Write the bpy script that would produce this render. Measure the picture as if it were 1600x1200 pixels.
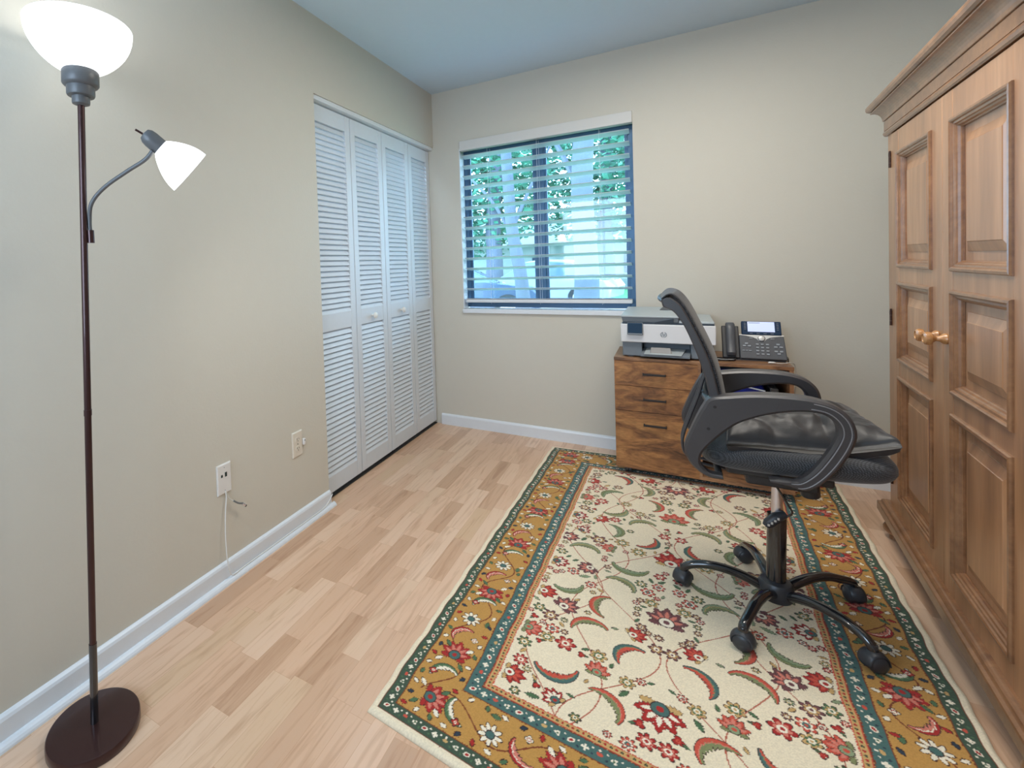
import bpy, math, random
import numpy as np
from mathutils import Vector, Matrix

# ------------------------------------------------------------------ scene, camera, light
for o in list(bpy.data.objects): bpy.data.objects.remove(o)
SC = bpy.context.scene
COL = SC.collection
CAM_F, CAM_CX, CAM_CY = 759.9210, 559.2701, 440.2506
CAM_YAW, CAM_PITCH, CAM_ROLL = -0.571389, 0.027542, -0.037339
CAM_P = Vector((1.458153, -3.360699, 1.183771))
def cam_axes():
    y, p, r = CAM_YAW, CAM_PITCH, CAM_ROLL
    f = Vector((math.sin(y)*math.cos(p), math.cos(y)*math.cos(p), -math.sin(p)))
    rt = Vector((math.cos(y), -math.sin(y), 0)); up = rt.cross(f)
    c, s = math.cos(r), math.sin(r)
    return c*rt+s*up, -s*rt+c*up, f
AX = cam_axes()
cd = bpy.data.cameras.new('camera'); cam = bpy.data.objects.new('camera', cd); COL.objects.link(cam)
cd.sensor_fit = 'HORIZONTAL'; cd.sensor_width = 36; cd.lens = CAM_F/1600*36
cd.shift_x = (800-CAM_CX)/1600; cd.shift_y = (CAM_CY-600)/1600; cd.clip_start = .02; cd.clip_end = 200
m = Matrix.Identity(4)
for i in range(3):
    m[i][0] = AX[0][i]; m[i][1] = AX[1][i]; m[i][2] = -AX[2][i]; m[i][3] = CAM_P[i]
cam.matrix_world = m
SC.camera = cam
SC.view_settings.view_transform = 'Standard'; SC.view_settings.look = 'None'
SC.view_settings.gamma = 1; SC.view_settings.use_curve_mapping = False
SC.view_settings.exposure = 0.14

world = bpy.data.worlds.new('daylight'); SC.world = world; world.use_nodes = True
bg = world.node_tree.nodes['Background']
bg.inputs[0].default_value = (.60, .78, 1.0, 1); bg.inputs[1].default_value = 9.5

def area_light(name, loc, size, power, color, rot=(0, 0, 0), shape='DISK'):
    l = bpy.data.lights.new(name, 'AREA'); l.energy = power; l.color = color; l.size = size; l.shape = shape
    o = bpy.data.objects.new(name, l); COL.objects.link(o); o.location = loc; o.rotation_euler = rot
    return o
def point_light(name, loc, r, power, color, parent=None):
    l = bpy.data.lights.new(name, 'POINT'); l.energy = power; l.color = color; l.shadow_soft_size = r
    o = bpy.data.objects.new(name, l); COL.objects.link(o); o.location = loc
    return o
# unseen fill light added under the ceiling, no fixture there
# portals that help the daylight in through the back window and the added fill window (they give no light of their own)
for nm, loc, sx, sy, rx in (('window_portal', (.74, .135, 1.44), 1.1, 1.2, -math.pi/2), ('window_portal', (.62, -4.31, 1.45), 1.15, 1.3, math.pi/2)):
    rw = area_light(nm, loc, sx, 1, (1, 1, 1), (rx, 0, 0), 'RECTANGLE'); rw.data.size_y = sy; rw.data.cycles.is_portal = True
area_light('ceiling_fill', (1.55, -1.35, 2.39), .9, 25, (1, .94, .85))  # added to fill the room with warm light

# pixel of the 1600x1200 frame -> point on a plane (used only to read real positions off the photograph)
def ray(u): return (u[0]-CAM_CX)/CAM_F*AX[0]-(u[1]-CAM_CY)/CAM_F*AX[1]+AX[2]
def at_y(u, y): v = ray(u); return CAM_P+v*((y-CAM_P.y)/v.y)
def at_z(u, z): v = ray(u); return CAM_P+v*((z-CAM_P.z)/v.z)
def at_pl(u, p, n): v = ray(u); return CAM_P+v*((Vector(p)-CAM_P).dot(n)/v.dot(n))
def at_x(u, x): v = ray(u); return CAM_P+v*((x-CAM_P.x)/v.x)

# ------------------------------------------------------------------ mesh helpers
class MB:
    def __init__(s): s.v = []; s.f = []
    def add(s, vs, fs):
        k = len(s.v); s.v += [tuple(v) for v in vs]; s.f += [tuple(i+k for i in f) for f in fs]; return s
    def box(s, a, b):
        x0, y0, z0 = a; x1, y1, z1 = b
        if x0 > x1: x0, x1 = x1, x0
        if y0 > y1: y0, y1 = y1, y0
        if z0 > z1: z0, z1 = z1, z0
        return s.add([(x0,y0,z0),(x1,y0,z0),(x1,y1,z0),(x0,y1,z0),(x0,y0,z1),(x1,y0,z1),(x1,y1,z1),(x0,y1,z1)],
                     [(0,3,2,1),(4,5,6,7),(0,1,5,4),(1,2,6,5),(2,3,7,6),(3,0,4,7)])
    def hexa(s, p):  # 8 points ordered like box
        return s.add(p, [(0,3,2,1),(4,5,6,7),(0,1,5,4),(1,2,6,5),(2,3,7,6),(3,0,4,7)])
    def loft(s, rings, closed=True, cap0=True, cap1=True):
        n = len(rings[0]); k = len(s.v)
        for r in rings: s.v += [tuple(v) for v in r]
        m_ = n if closed else n-1
        for i in range(len(rings)-1):
            for j in range(m_):
                a = k+i*n+j; b = k+i*n+(j+1) % n
                s.f.append((a, b, b+n, a+n))
        if cap0: s.f.append(tuple(k+j for j in reversed(range(n))))
        if cap1: s.f.append(tuple(k+(len(rings)-1)*n+j for j in range(n)))
        return s
    def tube(s, pts, r, n=12, flat=1.0, cap=True):
        pts = [Vector(p) for p in pts]; rs = r if isinstance(r, (list, tuple)) else [r]*len(pts)
        rings = []; prev = None
        for i, p in enumerate(pts):
            t = (pts[min(i+1, len(pts)-1)]-pts[max(i-1, 0)]).normalized()
            if prev is None:
                a = Vector((0, 0, 1)) if abs(t.z) < .9 else Vector((1, 0, 0))
                u = t.cross(a).normalized()
            else:
                u = (prev-t*prev.dot(t)).normalized()
            prev = u; w = t.cross(u)
            rings.append([p+(u*math.cos(q)+w*math.sin(q)*flat)*rs[i] for q in [2*math.pi*j/n for j in range(n)]])
        return s.loft(rings, True, cap, cap)
    def lathe(s, prof, c=(0, 0, 0), axis=(0, 0, 1), n=32, cap0=True, cap1=True):
        c = Vector(c); ax = Vector(axis).normalized()
        a = Vector((0, 0, 1)) if abs(ax.z) < .9 else Vector((1, 0, 0))
        u = ax.cross(a).normalized(); w = ax.cross(u)
        rings = [[c+ax*h+(u*math.cos(q)+w*math.sin(q))*r for q in [2*math.pi*j/n for j in range(n)]] for r, h in prof]
        return s.loft(rings, True, cap0, cap1)
    def prism(s, poly, fn, d0, d1):  # poly of 2D points, fn(a, b, depth) -> 3D
        return s.loft([[fn(a, b, d0) for a, b in poly], [fn(a, b, d1) for a, b in poly]])
    def grid(s, fn, nu, nv):
        k = len(s.v)
        for i in range(nu+1):
            for j in range(nv+1): s.v.append(tuple(fn(i/nu, j/nv)))
        for i in range(nu):
            for j in range(nv):
                a = k+i*(nv+1)+j; s.f.append((a, a+nv+1, a+nv+2, a+1))
        return s

def world_loc(o):
    v = Vector((0, 0, 0))
    while o is not None: v += Vector(o.location); o = o.parent
    return v
def obj(name, mb, mat, parent=None, bevel=0, smooth=False, seg=2, subsurf=0, origin=None):
    """one mesh object; coordinates are given in the world, stored relative to the parent's base (all parents are unrotated)"""
    me = bpy.data.meshes.new(name)
    base = world_loc(parent) if parent else Vector(origin or (0, 0, 0))
    me.from_pydata([(v[0]-base.x, v[1]-base.y, v[2]-base.z) for v in mb.v], [], mb.f)
    import bmesh
    bm = bmesh.new(); bm.from_mesh(me); bmesh.ops.recalc_face_normals(bm, faces=bm.faces[:]); bm.to_mesh(me); bm.free()
    me.materials.append(mat)
    o = bpy.data.objects.new(name, me); COL.objects.link(o)
    if parent: o.parent = parent
    elif origin: o.location = origin
    if smooth:
        for p in me.polygons: p.use_smooth = True
    if bevel:
        b = o.modifiers.new('bevel', 'BEVEL'); b.width = bevel; b.segments = seg; b.limit_method = 'ANGLE'; b.angle_limit = math.radians(40)
        if hasattr(b, 'harden_normals'): b.harden_normals = False
        for p in me.polygons: p.use_smooth = True
    if smooth or bevel:
        try:
            me.set_sharp_from_angle(angle=math.radians(38))
        except Exception: pass
    if subsurf:
        sb = o.modifiers.new('sub', 'SUBSURF'); sb.levels = subsurf; sb.render_levels = subsurf
    return o
def thing(name, label, cat, loc=(0, 0, 0), group=None):
    o = bpy.data.objects.new(name, None); COL.objects.link(o); o.location = loc; o.empty_display_size = .05
    o['label'] = label; o['category'] = cat
    if group: o['group'] = group
    return o
def tag(o, label, cat, group=None):
    o['label'] = label; o['category'] = cat
    if group: o['group'] = group
    return o
def struct(o, label=None):
    o['kind'] = 'structure'
    if label: o['label'] = label
    return o
def lab(o, label): o['label'] = label; return o
def catmull(pts, k=8, closed=False):
    P = [Vector(p) for p in pts]; n = len(P); out = []
    rng = range(n if closed else n-1)
    for i in rng:
        if closed: a, b, c, d = P[(i-1) % n], P[i], P[(i+1) % n], P[(i+2) % n]
        else: a, b, c, d = P[max(i-1, 0)], P[i], P[i+1], P[min(i+2, n-1)]
        for j in range(k):
            t = j/k
            out.append(.5*((2*b)+(c-a)*t+(2*a-5*b+4*c-d)*t*t+(3*b-a-3*c+d)*t*t*t))
    if not closed: out.append(P[-1])
    return out

# ------------------------------------------------------------------ materials
def newmat(name):
    m_ = bpy.data.materials.new(name); m_.use_nodes = True
    nt = m_.node_tree; return m_, nt, nt.nodes['Principled BSDF']
def node(nt, t, **kw):
    n = nt.nodes.new(t)
    for k, v in kw.items(): setattr(n, k, v)
    return n
def tex_chain(nt, scale=(1, 1, 1), rot=(0, 0, 0)):
    tc = node(nt, 'ShaderNodeTexCoord'); mp = node(nt, 'ShaderNodeMapping')
    mp.inputs['Scale'].default_value = scale; mp.inputs['Rotation'].default_value = rot
    nt.links.new(tc.outputs['Object'], mp.inputs['Vector']); return mp.outputs['Vector']
def plain(name, col, rough=.5, metal=0, bump=0, bscale=200, var=.04, spec=.5, coat=0, sheen=0):
    m_, nt, b = newmat(name)
    v = tex_chain(nt)
    nz = node(nt, 'ShaderNodeTexNoise'); nz.inputs['Scale'].default_value = bscale*.2; nz.inputs['Detail'].default_value = 3
    nt.links.new(v, nz.inputs['Vector'])
    mx = node(nt, 'ShaderNodeMix', data_type='RGBA')
    mx.inputs[6].default_value = tuple(c*(1-var) for c in col)+(1,); mx.inputs[7].default_value = tuple(min(1, c*(1+var)) for c in col)+(1,)
    nt.links.new(nz.outputs['Fac'], mx.inputs[0]); nt.links.new(mx.outputs[2], b.inputs['Base Color'])
    b.inputs['Roughness'].default_value = rough; b.inputs['Metallic'].default_value = metal
    b.inputs['Specular IOR Level'].default_value = spec; b.inputs['Coat Weight'].default_value = coat
    b.inputs['Sheen Weight'].default_value = sheen
    if bump:
        n2 = node(nt, 'ShaderNodeTexNoise'); n2.inputs['Scale'].default_value = bscale; n2.inputs['Detail'].default_value = 4
        nt.links.new(v, n2.inputs['Vector'])
        bp_ = node(nt, 'ShaderNodeBump'); bp_.inputs['Strength'].default_value = bump; bp_.inputs['Distance'].default_value = .002
        nt.links.new(n2.outputs['Fac'], bp_.inputs['Height']); nt.links.new(bp_.outputs['Normal'], b.inputs['Normal'])
    return m_
def ramp(nt, fac, stops):
    r = node(nt, 'ShaderNodeValToRGB'); el = r.color_ramp.elements
    while len(el) < len(stops): el.new(.5)
    for e, (p_, c) in zip(el, stops): e.position = p_; e.color = c+(1,)
    nt.links.new(fac, r.inputs['Fac']); return r.outputs['Color']
def wood(name, stops, scale=(1, 1, 1), nscale=4, rough=.4, coat=0, fine=.25, distort=1.5, bump=.15, blot=0):
    """stretched noise grain; scale is small along the grain"""
    m_, nt, b = newmat(name)
    v = tex_chain(nt, scale)
    nz = node(nt, 'ShaderNodeTexNoise'); nz.inputs['Scale'].default_value = nscale; nz.inputs['Detail'].default_value = 7
    nz.inputs['Roughness'].default_value = .62; nz.inputs['Distortion'].default_value = distort
    nt.links.new(v, nz.inputs['Vector'])
    c = ramp(nt, nz.outputs['Fac'], stops)
    n2 = node(nt, 'ShaderNodeTexNoise'); n2.inputs['Scale'].default_value = nscale*9; n2.inputs['Detail'].default_value = 5
    nt.links.new(v, n2.inputs['Vector'])
    mr = node(nt, 'ShaderNodeMapRange'); mr.inputs['From Min'].default_value = .3; mr.inputs['From Max'].default_value = .7
    mr.inputs['To Min'].default_value = 1-fine; mr.inputs['To Max'].default_value = 1+fine*.4
    nt.links.new(n2.outputs['Fac'], mr.inputs['Value'])
    mu = node(nt, 'ShaderNodeMix', data_type='RGBA', blend_type='MULTIPLY'); mu.inputs[0].default_value = 1
    nt.links.new(c, mu.inputs[6])
    cmb = node(nt, 'ShaderNodeCombineColor')
    for k in range(3): nt.links.new(mr.outputs['Result'], cmb.inputs[k])
    nt.links.new(cmb.outputs[0], mu.inputs[7])
    nt.links.new(mu.outputs[2], b.inputs['Base Color'])
    b.inputs['Roughness'].default_value = rough; b.inputs['Coat Weight'].default_value = coat; b.inputs['Coat Roughness'].default_value = .25
    bp_ = node(nt, 'ShaderNodeBump'); bp_.inputs['Strength'].default_value = bump; bp_.inputs['Distance'].default_value = .001
    nt.links.new(n2.outputs['Fac'], bp_.inputs['Height']); nt.links.new(bp_.outputs['Normal'], b.inputs['Normal'])
    return m_
def emit(name, col, s):
    m_, nt, b = newmat(name); b.inputs['Base Color'].default_value = (.8, .8, .8, 1)
    b.inputs['Emission Color'].default_value = col+(1,); b.inputs['Emission Strength'].default_value = s
    b.inputs['Roughness'].default_value = .3
    return m_

M = {}
M['wall'] = plain('wall_paint', (.62, .59, .51), .62, bump=.25, bscale=90, var=.015)
M['ceiling'] = plain('ceiling_paint', (.59, .71, .80), .8, bump=.3, bscale=140, var=.015)
M['trim'] = plain('trim_paint', (.74, .78, .82), .35, var=.02)
M['white'] = plain('white_plastic', (.80, .79, .77), .35, var=.02)
M['louver'] = plain('door_paint', (.66, .72, .78), .42, var=.02)
M['knobwhite'] = plain('knob_paint', (.78, .76, .70), .3, var=.02)
M['dark'] = plain('dark_gap_shade', (.02, .018, .018), .7)
M['black'] = plain('black_plastic', (.028, .029, .032), .42, bump=.15, bscale=500, spec=.5)
M['greyplastic'] = plain('grey_black_plastic', (.052, .050, .054), .40, bump=.12, bscale=600, spec=.6)
M['gloss'] = plain('gloss_black_metal', (.012, .013, .016), .16, spec=.7, coat=.6)
M['chrome'] = plain('chrome', (.82, .80, .84), .32, metal=1, var=.02)
M['caster'] = plain('caster_nylon', (.035, .038, .045), .38)
M['darkmetal'] = plain('bronze_lamp_metal', (.055, .024, .024), .3, metal=.55, coat=.3, var=.05)
M['lampgrey'] = plain('lamp_grey_fitting', (.11, .115, .12), .4, var=.03)
M['alu'] = plain('window_aluminium', (.05, .11, .19), .35, metal=.4)
M['slat'] = plain('blind_slat', (.50, .54, .57), .5, var=.03)
M['rail'] = plain('blind_rail', (.72, .76, .80), .4, var=.02)
M['armoire'] = wood('armoire_wood', [(.25, (.25, .12, .057)), (.5, (.42, .21, .10)), (.75, (.56, .305, .16))], (2.2, 2.2, .28), 2.4, .40, coat=.6, fine=.12)
M['armoire_h'] = wood('armoire_wood_cross', [(.25, (.20, .105, .058)), (.5, (.31, .17, .095)), (.75, (.41, .24, .142))], (3.2, .35, 3.2), 3.2, .33, coat=.35, fine=.22)
M['armoire_dark'] = wood('armoire_moulding_wood', [(.3, (.17, .078, .036)), (.6, (.30, .145, .066)), (.8, (.42, .215, .10))], (2.5, 2.5, 2.5), 3, .28, coat=.5, fine=.15)
M['knobwood'] = wood('knob_wood', [(.3, (.42, .18, .06)), (.7, (.62, .32, .12))], (6, 6, 6), 8, .25, coat=.5)
M['rustic'] = wood('rustic_brown_wood', [(.30, (.060, .030, .018)), (.42, (.22, .095, .038)), (.55, (.40, .185, .065)), (.72, (.52, .27, .10))], (.9, 3, 3.2), 4.5, .45, fine=.3, distort=1.2)
M['rustic_top'] = wood('rustic_brown_top', [(.30, (.09, .05, .032)), (.5, (.30, .15, .075)), (.75, (.46, .26, .13))], (.9, 3, 3), 5, .35, fine=.3)
M['ironhandle'] = plain('dark_handle', (.018, .014, .014), .45)
M['hinge'] = plain('hinge_iron', (.06, .03, .022), .4, metal=.6)
M['pgrey'] = plain('printer_grey', (.17, .20, .23), .45, var=.03)
M['pgreylight'] = plain('printer_light_grey', (.42, .47, .49), .4, var=.02)
M['pdark'] = plain('printer_dark', (.035, .05, .07), .4)
M['pwhite'] = plain('printer_white', (.70, .71, .73), .4, var=.01)
M['glassdark'] = plain('touch_screen_glass', (.010, .035, .075), .5, spec=.2)
M['phonegrey'] = plain('phone_charcoal', (.075, .082, .095), .4, var=.03)
M['phonekey'] = plain('phone_key', (.30, .33, .37), .35)
M['silver'] = plain('phone_silver', (.62, .63, .62), .32, metal=.3)
M['phonebezel'] = plain('phone_bezel', (.008, .03, .075), .5, spec=.2)
M['screen'] = emit('phone_screen', (.12, .36, 1.0), .42)
M['blue'] = plain('blue_cardboard', (.008, .02, .26), .4)
M['paper'] = plain('paper_edge', (.62, .68, .75), .6)
M['cabletan'] = plain('tan_coax', (.55, .52, .45), .5)
M['cablewhite'] = plain('white_cord', (.75, .75, .72), .45)
M['sleevetan'] = plain('grey_coax', (.16, .17, .17), .5)
M['outlet'] = plain('ivory_plate', (.72, .66, .56), .35, var=.02)
M['plate'] = plain('almond_plate', (.74, .72, .69), .35, var=.02)
M['slot'] = plain('slot_black', (.01, .03, .03), .5)

# lamp glass: the shades glow
def shade_mat(name, s):
    m_, nt, b = newmat(name)
    b.inputs['Base Color'].default_value = (.9, .93, .95, 1); b.inputs['Roughness'].default_value = .35
    b.inputs['Emission Color'].default_value = (.96, .985, 1.0, 1); b.inputs['Emission Strength'].default_value = s
    return m_
M['bowl'] = shade_mat('frosted_glass_bowl', .95)
M['cone'] = shade_mat('white_plastic_shade', 1.6)

# floor: strip parquet running along y
def floor_mat():
    m_, nt, b = newmat('oak_strip_floor')
    tc = node(nt, 'ShaderNodeTexCoord'); mp = node(nt, 'ShaderNodeMapping'); mp.inputs['Rotation'].default_value = (0, 0, math.pi/2)
    mp.inputs['Location'].default_value = (3.13, 2.07, 0)
    nt.links.new(tc.outputs['Object'], mp.inputs['Vector'])
    br = node(nt, 'ShaderNodeTexBrick'); br.offset = .37; br.offset_frequency = 3; br.squash = .72; br.squash_frequency = 2
    br.inputs['Scale'].default_value = 1; br.inputs['Brick Width'].default_value = .42; br.inputs['Row Height'].default_value = .068
    br.inputs['Mortar Size'].default_value = .0005; br.inputs['Mortar Smooth'].default_value = .6; br.inputs['Bias'].default_value = 0
    br.inputs['Color1'].default_value = (0, 0, 0, 1); br.inputs['Color2'].default_value = (1, 1, 1, 1); br.inputs['Mortar'].default_value = (.5, .5, .5, 1)
    nt.links.new(mp.outputs['Vector'], br.inputs['Vector'])
    base = ramp(nt, br.outputs['Color'], [(0, (.56, .35, .225)), (.22, (.66, .43, .29)), (.5, (.72, .48, .33)), (.8, (.77, .55, .40)), (1, (.66, .45, .29))])
    mp2 = node(nt, 'ShaderNodeMapping'); mp2.inputs['Scale'].default_value = (16, 1.3, 1)
    nt.links.new(tc.outputs['Object'], mp2.inputs['Vector'])
    # shift the grain per strip
    add = node(nt, 'ShaderNodeVectorMath', operation='ADD'); nt.links.new(mp2.outputs['Vector'], add.inputs[0])
    sc_ = node(nt, 'ShaderNodeVectorMath', operation='SCALE'); sc_.inputs['Scale'].default_value = 17
    nt.links.new(br.outputs['Color'], sc_.inputs[0]); nt.links.new(sc_.outputs[0], add.inputs[1])
    nz = node(nt, 'ShaderNodeTexNoise'); nz.inputs['Scale'].default_value = 2.4; nz.inputs['Detail'].default_value = 6; nz.inputs['Distortion'].default_value = 1.4
    nt.links.new(add.outputs[0], nz.inputs['Vector'])
    g = ramp(nt, nz.outputs['Fac'], [(.28, (.72, .62, .54)), (.5, (1, .98, .95)), (.72, (1.0, 1.0, 1.0))])
    mu = node(nt, 'ShaderNodeMix', data_type='RGBA', blend_type='MULTIPLY'); mu.inputs[0].default_value = .75
    nt.links.new(base, mu.inputs[6]); nt.links.new(g, mu.inputs[7])
    mo = node(nt, 'ShaderNodeMix', data_type='RGBA', blend_type='MULTIPLY')
    nt.links.new(br.outputs['Fac'], mo.inputs[0]); nt.links.new(mu.outputs[2], mo.inputs[6]); mo.inputs[7].default_value = (.72, .6, .5, 1)
    nt.links.new(mo.outputs[2], b.inputs['Base Color'])
    b.inputs['Roughness'].default_value = .3; b.inputs['Coat Weight'].default_value = .15; b.inputs['Coat Roughness'].default_value = .2
    return m_
M['floor'] = floor_mat()

def mesh_fabric(name, col, col2, scale, bumps=.6):
    """woven dots"""
    m_, nt, b = newmat(name)
    v = tex_chain(nt, (scale, scale, scale), (.4, .5, .8))
    vo = node(nt, 'ShaderNodeTexVoronoi'); vo.inputs['Scale'].default_value = 1; vo.inputs['Randomness'].default_value = .15
    nt.links.new(v, vo.inputs['Vector'])
    c = ramp(nt, vo.outputs['Distance'], [(.25, col2), (.6, col)])
    nt.links.new(c, b.inputs['Base Color']); b.inputs['Roughness'].default_value = .75; b.inputs['Sheen Weight'].default_value = .2
    bp_ = node(nt, 'ShaderNodeBump'); bp_.inputs['Strength'].default_value = bumps; bp_.inputs['Distance'].default_value = .001
    nt.links.new(vo.outputs['Distance'], bp_.inputs['Height']); nt.links.new(bp_.outputs['Normal'], b.inputs['Normal'])
    return m_
M['seatmesh'] = mesh_fabric('seat_mesh_fabric', (.018, .019, .021), (.085, .09, .10), 230)
M['backmesh'] = mesh_fabric('back_mesh_fabric', (.006, .006, .008), (.05, .052, .06), 170)
M['pillow'] = plain('black_satin', (.018, .018, .020), .48, bump=.35, bscale=45, sheen=.25, var=.15)
M['valance'] = plain('valance_board', (.66, .655, .63), .5, var=.01)

# ------------------------------------------------------------------ the room
XR, YF, ZC = 2.95, -4.3, 2.44
WX0, WX1, WZ0, WZ1 = .200, 1.282, .868, 2.01       # window opening
CY = -1.432                                         # left end of the closet opening
CZ = 2.052
struct(obj('floor', MB().box((-.6, YF, -.05), (XR+.1, .12, 0)), M['floor']), 'light oak strip parquet floor')
struct(obj('ceiling', MB().box((-.12, YF, ZC), (XR+.1, .12, ZC+.06)), M['ceiling']), 'pale blue grey ceiling')
w = MB()
w.box((-.12, YF, 0), (0, CY, ZC)); w.box((-.12, CY, CZ), (0, 0, ZC))
struct(obj('wall_left', w, M['wall']), 'beige left wall with the closet opening')
w = MB()
w.box((-.6, 0, 0), (WX0, .12, ZC)); w.box((WX1, 0, 0), (XR+.1, .12, ZC)); w.box((WX0, 0, 0), (WX1, .12, WZ0-.03)); w.box((WX0, 0, WZ1), (WX1, .12, ZC))
struct(obj('wall_back', w, M['wall']), 'cream back wall with the window')
struct(obj('wall_right', MB().box((XR, YF, 0), (XR+.1, 0, ZC)), M['wall']))
w = MB(); ra, rb, rc, rd = .10, 1.15, .90, 2.05
w.box((-.12, YF-.1, 0), (ra, YF, ZC)); w.box((rb, YF-.1, 0), (XR+.1, YF, ZC)); w.box((ra, YF-.1, 0), (rb, YF, rc)); w.box((ra, YF-.1, rd), (rb, YF, ZC))
struct(obj('wall_front', w, M['wall']))
w = MB(); w.box((ra-.04, YF, rc-.04), (ra, YF+.02, rd+.04)); w.box((rb, YF, rc-.04), (rb+.04, YF+.02, rd+.04)); w.box((ra, YF, rc-.04), (rb, YF+.02, rc)); w.box((ra, YF, rd), (rb, YF+.02, rd+.04))
struct(obj('fill_window', w, M['trim']))  # unseen window added behind the camera to let in fill light
# closet interior
w = MB(); w.box((-.62, CY-.3, 0), (-.6, .0, ZC)); w.box((-.6, CY-.32, 0), (-.12, CY-.3, ZC))
struct(obj('wall_closet', w, M['wall']))

# baseboards: profile swept as lofts
def baseboard(name, pts, label):
    prof = [(0, 0), (.013, 0), (.013, .066), (.010, .074), (.004, .079), (0, .080)]
    mb = MB()
    for (p, q, n) in pts:
        p, q, n = Vector(p), Vector(q), Vector(n)
        mb.loft([[p+n*a+Vector((0, 0, z)) for a, z in prof], [q+n*a+Vector((0, 0, z)) for a, z in prof]])
    return struct(obj(name, mb, M['trim']), label)
baseboard('baseboard_left', [((0, YF, 0), (0, CY, 0), (1, 0, 0))], 'white baseboard along the left wall')
baseboard('baseboard_back', [((.004, 0, 0), (XR, 0, 0), (0, -1, 0))], 'white baseboard along the back wall')
baseboard('baseboard_right', [((XR, YF, 0), (XR, 0, 0), (-1, 0, 0))], 'white baseboard behind the armoire')
q = [(.013, 0), (.031, 0), (.030, .006), (.026, .012), (.020, .0165), (.013, .018)]
struct(obj('trim_1', MB().loft([[(a, YF, z) for a, z in q], [(a, CY+.018, z) for a, z in q]]), M['trim']), 'white quarter round shoe moulding at the left wall')
# closet head track
t = MB().box((-.075, CY, CZ-.022), (-.008, -.001, CZ))
struct(obj('trim_2', t, M['trim']), 'white closet door track')
struct(obj('head_gap_shade', MB().box((-.112, CY, CZ-.03), (-.078, -.001, CZ)), M['dark']), 'dark strip painted as the shade in the gap above the closet doors')  # solid dark strip stands in for the shade above the doors

struct(obj('floor_gap_shade', MB().box((-.085, CY, 0), (-.037, -.001, .005)), M['dark']), 'dark floor strip painted as the shade in the gap under the closet doors')  # near-black strip stands in for the shadow under the doors

# ------------------------------------------------------------------ louvered bifold doors
DT = .028                      # door thickness
DX = -.034                     # front face of the doors
DZ0, DZ1 = .026, 2.022
edges = [CY-.012, -1.066, -.712, -.352, -.012]
def louver_door(i, y0, y1, label, knob_y=None):
    root = bpy.data.objects.new('door_%d' % i, None); COL.objects.link(root); root.location = (DX, (y0+y1)/2, DZ0)
    struct(root, label)
    g = .0022; y0 += g; y1 -= g; st = .048
    x0, x1 = DX-DT, DX
    rails = [(DZ0, .112), (.862, .952), (1.938, DZ1)]
    for k, (a, b) in enumerate(((y0, y0+st), (y1-st, y1))):
        obj('stile', MB().box((x0, a, DZ0), (x1, b, DZ1)), M['louver'], root, bevel=.0025)
    for a, b in rails: obj('rail', MB().box((x0+.001, y0+st, a), (x1-.001, y1-st, b)), M['louver'], root, bevel=.0015)
    for lo, hi, n in ((.112, .862, 27), (.952, 1.938, 35)):
        mb = MB(); pz = (hi-lo)/n; w_, th = .040, .0065; ang = math.radians(60)
        for j in range(n):
            zc = lo+(j+.5)*pz; xc = (x0+x1)/2+.001
            # each louver falls towards the room
            dx, dz = math.cos(ang)*w_/2, -math.sin(ang)*w_/2
            nx, nz = math.sin(ang)*th/2, math.cos(ang)*th/2
            c = []
            for yy in (y0+st-.004, y1-st+.004):
                c.append([(xc-dx-nx, yy, zc-dz-nz), (xc+dx-nx*.6, yy, zc+dz-nz*.6), (xc+dx+nx*.2, yy, zc+dz), (xc+dx+nx, yy, zc+dz+nz), (xc-dx+nx, yy, zc-dz+nz)])
            mb.loft(c)
        obj('louvers', mb, M['louver'], root)
    if knob_y is not None:
        pr_ = [(.0075, 0), (.0075, .010), (.010, .013), (.0165, .018), (.0175, .024), (.014, .030), (.006, .0325)]
        lab(obj('knob', MB().lathe(pr_, (DX, knob_y, .903), (1, 0, 0), 24), M['knobwhite'], root, smooth=True), 'small round cream knob')
louver_door(1, edges[0], edges[1], 'white louvered bifold closet leaf at the left end, nearest the wall outlet')
louver_door(2, edges[1], edges[2], 'white louvered closet leaf with a round knob, second from the left', -.895)
louver_door(3, edges[2], edges[3], 'white louvered closet leaf with a round knob, third from the left', -.530)
louver_door(4, edges[3], edges[4], 'white louvered closet leaf at the right end, beside the back wall')

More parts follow.
